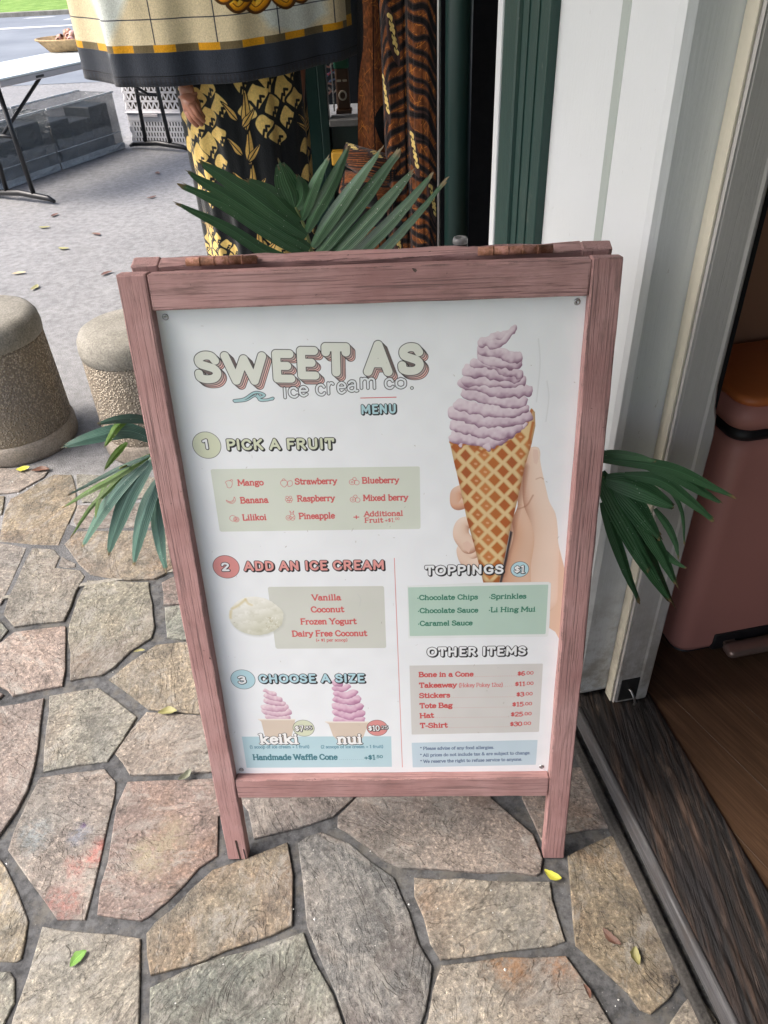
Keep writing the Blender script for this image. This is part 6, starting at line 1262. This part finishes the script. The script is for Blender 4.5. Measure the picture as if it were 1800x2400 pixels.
def drape(name, curve, z0, z1, mat, parent, fold=.012, nf=9, nz=26, ny=60, flare=0., uvw=(0, 1), z0f=None, seed=1, closed=False):
    C_ = spl(curve, 10, closed) if len(curve) > 2 else np.array(curve, float)
    if closed: C_ = np.vstack([C_, C_[:1]])
    seg = np.hypot(*np.diff(C_, axis=0).T); s_ = np.concatenate([[0], np.cumsum(seg)]); L = s_[-1]; rs = np.random.RandomState(seed); ph = rs.rand(6)*6.28
    v, uv, f = [], [], []; cen = C_.mean(0)
    for j in range(ny+1):
        t = j/ny; x = np.interp(t*L, s_, C_[:, 0]); y = np.interp(t*L, s_, C_[:, 1]); x2 = np.interp(min(1, t+.004)*L, s_, C_[:, 0]); y2 = np.interp(min(1, t+.004)*L, s_, C_[:, 1]); x0 = np.interp(max(0, t-.004)*L, s_, C_[:, 0]); y0 = np.interp(max(0, t-.004)*L, s_, C_[:, 1]); n = np.array([-(y2-y0), x2-x0]); n /= np.hypot(*n)+1e-9
        for i in range(nz+1):
            q = i/nz; zb = z0 if z0f is None else z0f(t); z = zb+(z1-zb)*q; a = fold*(1-q*.55)
            o = a*(math.sin(2*math.pi*nf*t+ph[0]+q*.8)+.5*math.sin(2*math.pi*nf*1.7*t+ph[1]-q)+.3*math.sin(2*math.pi*nf*3.1*t+ph[2]))
            sc = 1+flare*(1-q); v.append((cen[0]+(x+n[0]*o-cen[0])*sc, cen[1]+(y+n[1]*o-cen[1])*sc, z)); uv.append((uvw[0]+(uvw[1]-uvw[0])*t, q))
    for j in range(ny):
        for i in range(nz): f.append((j*(nz+1)+i, (j+1)*(nz+1)+i, (j+1)*(nz+1)+i+1, j*(nz+1)+i+1))
    o = mesh(name, v, f, parent, mat, True, uv); sm = o.modifiers.new('thick', 'SOLIDIFY'); sm.thickness = .003; return o
# ---------------------------------------------------------------- the mannequin with sarong and towel
MX, MY = -.52, 2.24
man = thing('mannequin', 'brown shop mannequin whose hand hangs out below the draped towel', 'mannequin', (MX, MY, 0))
def skin(name, nodes, edges, mat, parent, root=0, lv=2):
    me = bpy.data.meshes.new(name); me.from_pydata([n[:3] for n in nodes], edges, []); me.update(); o = link(name, me, parent, mat)
    md = o.modifiers.new('skin', 'SKIN'); md.use_smooth_shade = True
    for i, n in enumerate(nodes): me.skin_vertices[0].data[i].radius = (n[3], n[3] if len(n) < 5 else n[4]); me.skin_vertices[0].data[i].use_root = (i == root)
    ss = o.modifiers.new('sub', 'SUBSURF'); ss.levels = lv; ss.render_levels = lv; return o
Nn = [(MX, MY, .98, .13, .10), (MX, MY+.02, 1.15, .115, .085), (MX, MY+.02, 1.33, .14, .095), (MX, MY+.02, 1.47, .09, .07), (MX, MY+.01, 1.54, .05), (MX, MY, 1.62, .048),
      (MX-.16, MY+.02, 1.48, .05), (MX-.22, MY, 1.27, .037), (-.678, 2.075, 1.085, .024), (-.667, 2.055, 1.050, .024, .020), (-.660, 2.043, 1.015, .034, .018),
      (MX+.16, MY+.02, 1.48, .05), (MX+.22, MY, 1.24, .037), (MX+.2, MY-.02, 1.0, .026), (MX+.19, MY-.03, .9, .03, .015),
      (MX-.09, MY, .88, .09), (MX-.10, MY, .50, .055), (MX-.10, MY+.02, .09, .035), (MX-.10, MY-.08, .025, .03, .02),
      (MX+.09, MY, .88, .09), (MX+.10, MY, .50, .055), (MX+.10, MY+.02, .09, .035), (MX+.10, MY-.08, .025, .03, .02)]
En = [(0, 1), (1, 2), (2, 3), (3, 4), (4, 5), (3, 6), (6, 7), (7, 8), (8, 9), (9, 10), (3, 11), (11, 12), (12, 13), (13, 14), (0, 15), (15, 16), (16, 17), (17, 18), (0, 19), (19, 20), (20, 21), (21, 22)]
FK = HANDK; FM = HANDM; FT = HANDT
for k in range(4):
    b = len(Nn); Nn += [(*FK[k], .0135), (*FM[k], .0115), (*FT[k], .0085)]; En += [(10, b), (b, b+1), (b+1, b+2)]
b = len(Nn); Nn += [(*HANDTH[0], .012), (*HANDTH[1], .0098), (*HANDTH[2], .007)]; En += [(9, b), (b, b+1), (b+1, b+2)]
skin('mannequin_body', Nn, En, SKIN, man, 0, 2)
lathe('stand_plate', [(.001, 0), (.16, 0), (.16, .008), (.001, .009)], (MX, MY+.02, 0), STEEL, man, 40)
PINE = m_image('pineapple_cloth', cloth_pineapple(), .75, .25, 160)
sar = empty('sarong', (MX, MY, .6)); tag(sar, 'black sarong printed with large yellow pineapples on the mannequin', 'sarong')
el = [(MX+.225*math.cos(a), MY+.165*math.sin(a)) for a in np.linspace(.3, .3+2*math.pi, 25)[:-1]]
drape('sarong_cloth', el, .07, 1.22, PINE, sar, .010, 9, 30, 150, -.06, (0, 1), closed=True, seed=3)
TOW = m_image('beach_towel_cloth', cloth_towel(), .9, .15, 240)
tw = empty('beach_towel', (-.5, 2.05, 1.4)); tag(tw, 'large cream and gold grid towel with broad black border draped over the mannequin', 'towel')
def tz(t): return 1.068+.030*max(0, 1-t/.22)**1.5+.048*max(0, (t-.55)/.45)**1.3
drape('towel_cloth', [(-1.075, 2.36), (-1.04, 2.22), (-.955, 2.13), (-.88, 2.03), (-.79, 2.015), (-.63, 1.995), (-.45, 2.01), (-.28, 2.08), (-.15, 2.19), (-.045, 2.32)], 1.07, 1.66, TOW, tw, .011, 4, 30, 140, .0, (0, 1), z0f=tz, seed=5)
box('towel_rail', (-1.15, 2.06, 1.655), (.02, 2.10, 1.685), BLACKM, tw, .004)
# ---------------------------------------------------------------- hanging tapa cloths, post, dark kiosk behind
TAPA = m_image('tapa_cloth', cloth_tapa(), .85, .2, 200); TAPAD = m_image('dark_tapa_cloth', cloth_tapa(7, True), .85, .2, 200); FLOR = m_image('dim_floral_cloth', cloth_floral(), .85, .2, 200)
t1 = empty('tapa_cloth', (.07, 2.05, 1.0)); tag(t1, 'folded brown black and cream leaf print cloth hanging beside the green post', 'cloth')
drape('hanging_cloth', [(-.020, 2.03), (.0, 2.005), (.045, 2.015), (.055, 2.02), (.075, 1.99), (.105, 1.982), (.125, 1.985), (.152, 1.995)], .18, 1.72, TAPA, t1, .002, 6, 24, 70, 0, (.1, .9), seed=2)
tube('cloth_rod', [(-.3, 2.08, 1.73), (.2, 2.03, 1.73)], .01, BLACKM, t1, 10)
t2 = empty('dark_cloth', (-.08, 2.2, .8)); tag(t2, 'dark cloth with rust brown crackle shapes hanging behind the leaf print one', 'cloth')
v, uv, f = [], [], []
for i in range(31):
    q = i/30; z = .30+1.4*q; xl = -.130+.075*max(0, q-.25) + (.0 if q < .45 else 0); xr = .02
    for j in range(13):
        t = j/12; v.append((xl+(xr-xl)*t, 2.17+.012*math.sin(t*9+q*2)-.02*t, z)); uv.append((.15+.75*t, q))
for i in range(30):
    for j in range(12): f.append((i*13+j, i*13+j+1, (i+1)*13+j+1, (i+1)*13+j))
mesh('hanging_cloth', v, f, t2, TAPAD, True, uv)
t3 = empty('cloth_bundle', (-.10, 2.08, .75)); tag(t3, 'rolled brown striped cloth bundle low behind the palm leaves', 'cloth')
tube('cloth_roll', [(-.165, 2.06, .835), (-.08, 2.05, .80), (.01, 2.05, .77)], [.035, .045, .05], TAPA, t3, 20)
tube('cloth_roll', [(-.175, 2.05, .745), (-.08, 2.04, .71), (.01, 2.04, .68)], [.04, .05, .05], TAPAD, t3, 20)
for o in t3.children:
    l = o.data.uv_layers.new(name='UVMap')
    for p in o.data.polygons:
        for li in p.loop_indices: c_ = o.data.vertices[o.data.loops[li].vertex_index].co; l.data[li].uv = (c_.x*3+1, c_.z*4)
bx_ = box('yellow_box', (-.205, 2.03, .80), (-.160, 2.075, .845), YELLOW, None, .006); tag(bx_, 'small mustard yellow box beside the rolled cloth behind the leaves', 'box')
t4 = empty('floral_cloth', (-.4, 2.4, .8)); tag(t4, 'dim grey floral cloth hanging right of the pineapple sarong', 'cloth')
drape('hanging_cloth', [(-.47, 2.42), (-.43, 2.40), (-.39, 2.43), (-.345, 2.40), (-.33, 2.41)], .15, 1.6, FLOR, t4, .003, 4, 20, 40, 0, (0, 1), seed=8)
box('cloth_shelf', (-.22, 2.0, .60), (.03, 2.24, .615), NEARBLACK, t3, 0)
post = lathe('green_post', [(.041, 0), (.041, 2.6)], (.218, 1.92, 0), DARKGREEN, None, 32); tag(post, 'round dark green painted post between cloth and shop wall', 'post')
pole = lathe('thin_steel_pole', [(.006, 0), (.006, 2.4)], (.158, 1.93, 0), STEEL, None, 12); tag(pole, 'thin grey steel pole along the edge of the printed cloth', 'pole')
kio = thing('souvenir_kiosk', 'dark green souvenir kiosk wall with a small open window behind the cloths', 'kiosk', (0, 2.72, 0))
def kb_(n, a, b, m, bev=.003): return box(n, a, b, m, kio, bev)
kb_('wall_panel', (-.70, 2.70, 0), (-.300, 2.74, 2.5), DARKGREEN); kb_('window_post', (-.297, 2.67, 0), (-.262, 2.74, 2.5), DARKGREEN, .004); kb_('wall_panel', (-.259, 2.70, 0), (.0, 2.74, .805), DARKGREEN); kb_('wall_panel', (-.259, 2.70, 1.10), (.0, 2.74, 2.5), DARKGREEN)
kb_('wall_panel', (.003, 2.70, 0), (.8, 2.74, 2.5), NEARBLACK); kb_('window_sill', (-.259, 2.64, .806), (-.02, 2.76, .83), m_plain('worn_grey_sill', (.25, .25, .25), .6, sc=20, var=.4)); kb_('kiosk_back', (-.7, 3.3, 0), (.8, 3.34, 2.5), NEARBLACK)
kb_('shelf', (-.45, 2.80, .79), (.1, 3.1, .812), m_plain('pale_shelf_cloth', (.6, .62, .65), .7, sc=30, var=.3))
tiki = thing('carved_mask', 'small carved wooden mask figure with pale open mouth in the kiosk window', 'carving', (-.20, 2.80, .83))
TW = m_plain('carved_brown_wood', (.13, .065, .035), .5, sc=30, var=.3); PALE = m_plain('pale_carved_wood', (.66, .58, .46), .6)
bm = box('mask_body', (-.235, 2.79, .84), (-.18, 2.83, 1.02), TW, tiki, .008); box('mask_headdress', (-.238, 2.785, .99), (-.177, 2.835, 1.08), m_plain('green_paint', (.02, .18, .10), .5), tiki, .008); box('mask_plinth', (-.24, 2.78, .826), (-.175, 2.84, .842), TW, tiki, .003)
tube('mask_mouth', [(-.2075+.014*math.cos(a), 2.786, .895+.016*math.sin(a)) for a in np.linspace(0, 6.28, 17)], .0035, PALE, tiki, 8)
for s_ in (-1, 1): box('mask_brow', (-.2075+s_*.012-.009, 2.784, .945), (-.2075+s_*.012+.009, 2.79, .953), PALE, tiki, .002)
board('picture_frame', (-.246, 2.775, .84), (-.246, 2.775, 1.1), .005, .01, (0, -1, 0), m_plain('white_frame', (.75, .75, .75)), tiki, .001)
rs = random.Random(12)
lei = thing('flower_garlands', 'bundle of pink white and blue string garlands in the kiosk window', 'garland', (-.27, 2.85, .95))
for k in range(16):
    c_ = rs.choice([(.75, .16, .22), (.8, .8, .8), (.25, .35, .6), (.75, .45, .4), (.2, .1, .12), (.8, .75, .7)]); x0 = rs.uniform(-.33, -.24); z0 = .90+k*.013
    tube('string', [(x0-.03+.02*j, 2.83+rs.uniform(-.01, .01), z0+.012*math.sin(j*1.8+k)) for j in range(5)], .004, m_plain('string_paint', c_, .6), lei, 6)
# ---------------------------------------------------------------- pink pedal bin inside the doorway
bn = thing('pedal_bin', 'pink pedal bin with orange lid and black band just inside the doorway', 'bin', W(.55, .2))
def rbox(name, a, b, r, mat, par, taper=0.):
    e0, d0, z0 = a; e1, d1, z1 = b; prof = []
    for cx, cy, a0 in ((e1-r, d1-r, 0), (e0+r, d1-r, 90), (e0+r, d0+r, 180), (e1-r, d0+r, 270)):
        for k in range(7): t = math.radians(a0+15*k); prof.append((cx+r*math.cos(t), cy+r*math.sin(t)))
    n = len(prof); ce, cd = (e0+e1)/2, (d0+d1)/2; v, f = [], []; rr = min(r*.6, (z1-z0)*.45)
    lv = [(z0, rr*.9), (z0+rr*.3, rr*.25), (z0+rr, 0)]+[(z1-rr, 0), (z1-rr*.3, rr*.25), (z1, rr*.9)]
    for z, ins in lv:
        for e, d in prof:
            sx = 1-ins/((e1-e0)/2); sy = 1-ins/((d1-d0)/2); v.append(tuple(W(ce+(e-ce)*sx, cd+(d-cd)*sy, z)))
    for i in range(len(lv)-1):
        for k in range(n): f.append((i*n+k, i*n+(k+1) % n, (i+1)*n+(k+1) % n, (i+1)*n+k))
    f.append(tuple(range(n))[::-1]); f.append(tuple((len(lv)-1)*n+k for k in range(n)))
    return mesh(name, v, f, par, mat, True)
rbox('bin_body', (.285, .065, .05), (.80, .295, .645), .04, BINP, bn); rbox('base_rim', (.292, .072, .029), (.79, .29, .062), .035, RUBBER, bn); rbox('black_band', (.290, .070, .638), (.795, .292, .668), .035, RUBBER, bn)
rbox('lid_rim', (.280, .060, .664), (.805, .30, .722), .04, BINP, bn); rbox('lid_top', (.288, .068, .716), (.797, .292, .737), .04, LID, bn)
nt_ = rbox('pedal_recess', (.375, .060, .055), (.66, .09, .105), .006, RUBBER, bn)
pd = rbox('pedal', (.392, .015, .066), (.64, .055, .086), .012, PEDAL, bn); box('pedal_arm', (.40, .05, .07), (.43, .08, .082), PEDAL, bn, .003, BM); box('pedal_arm', (.60, .05, .07), (.63, .08, .082), PEDAL, bn, .003, BM)
print('objects', len(bpy.data.objects))
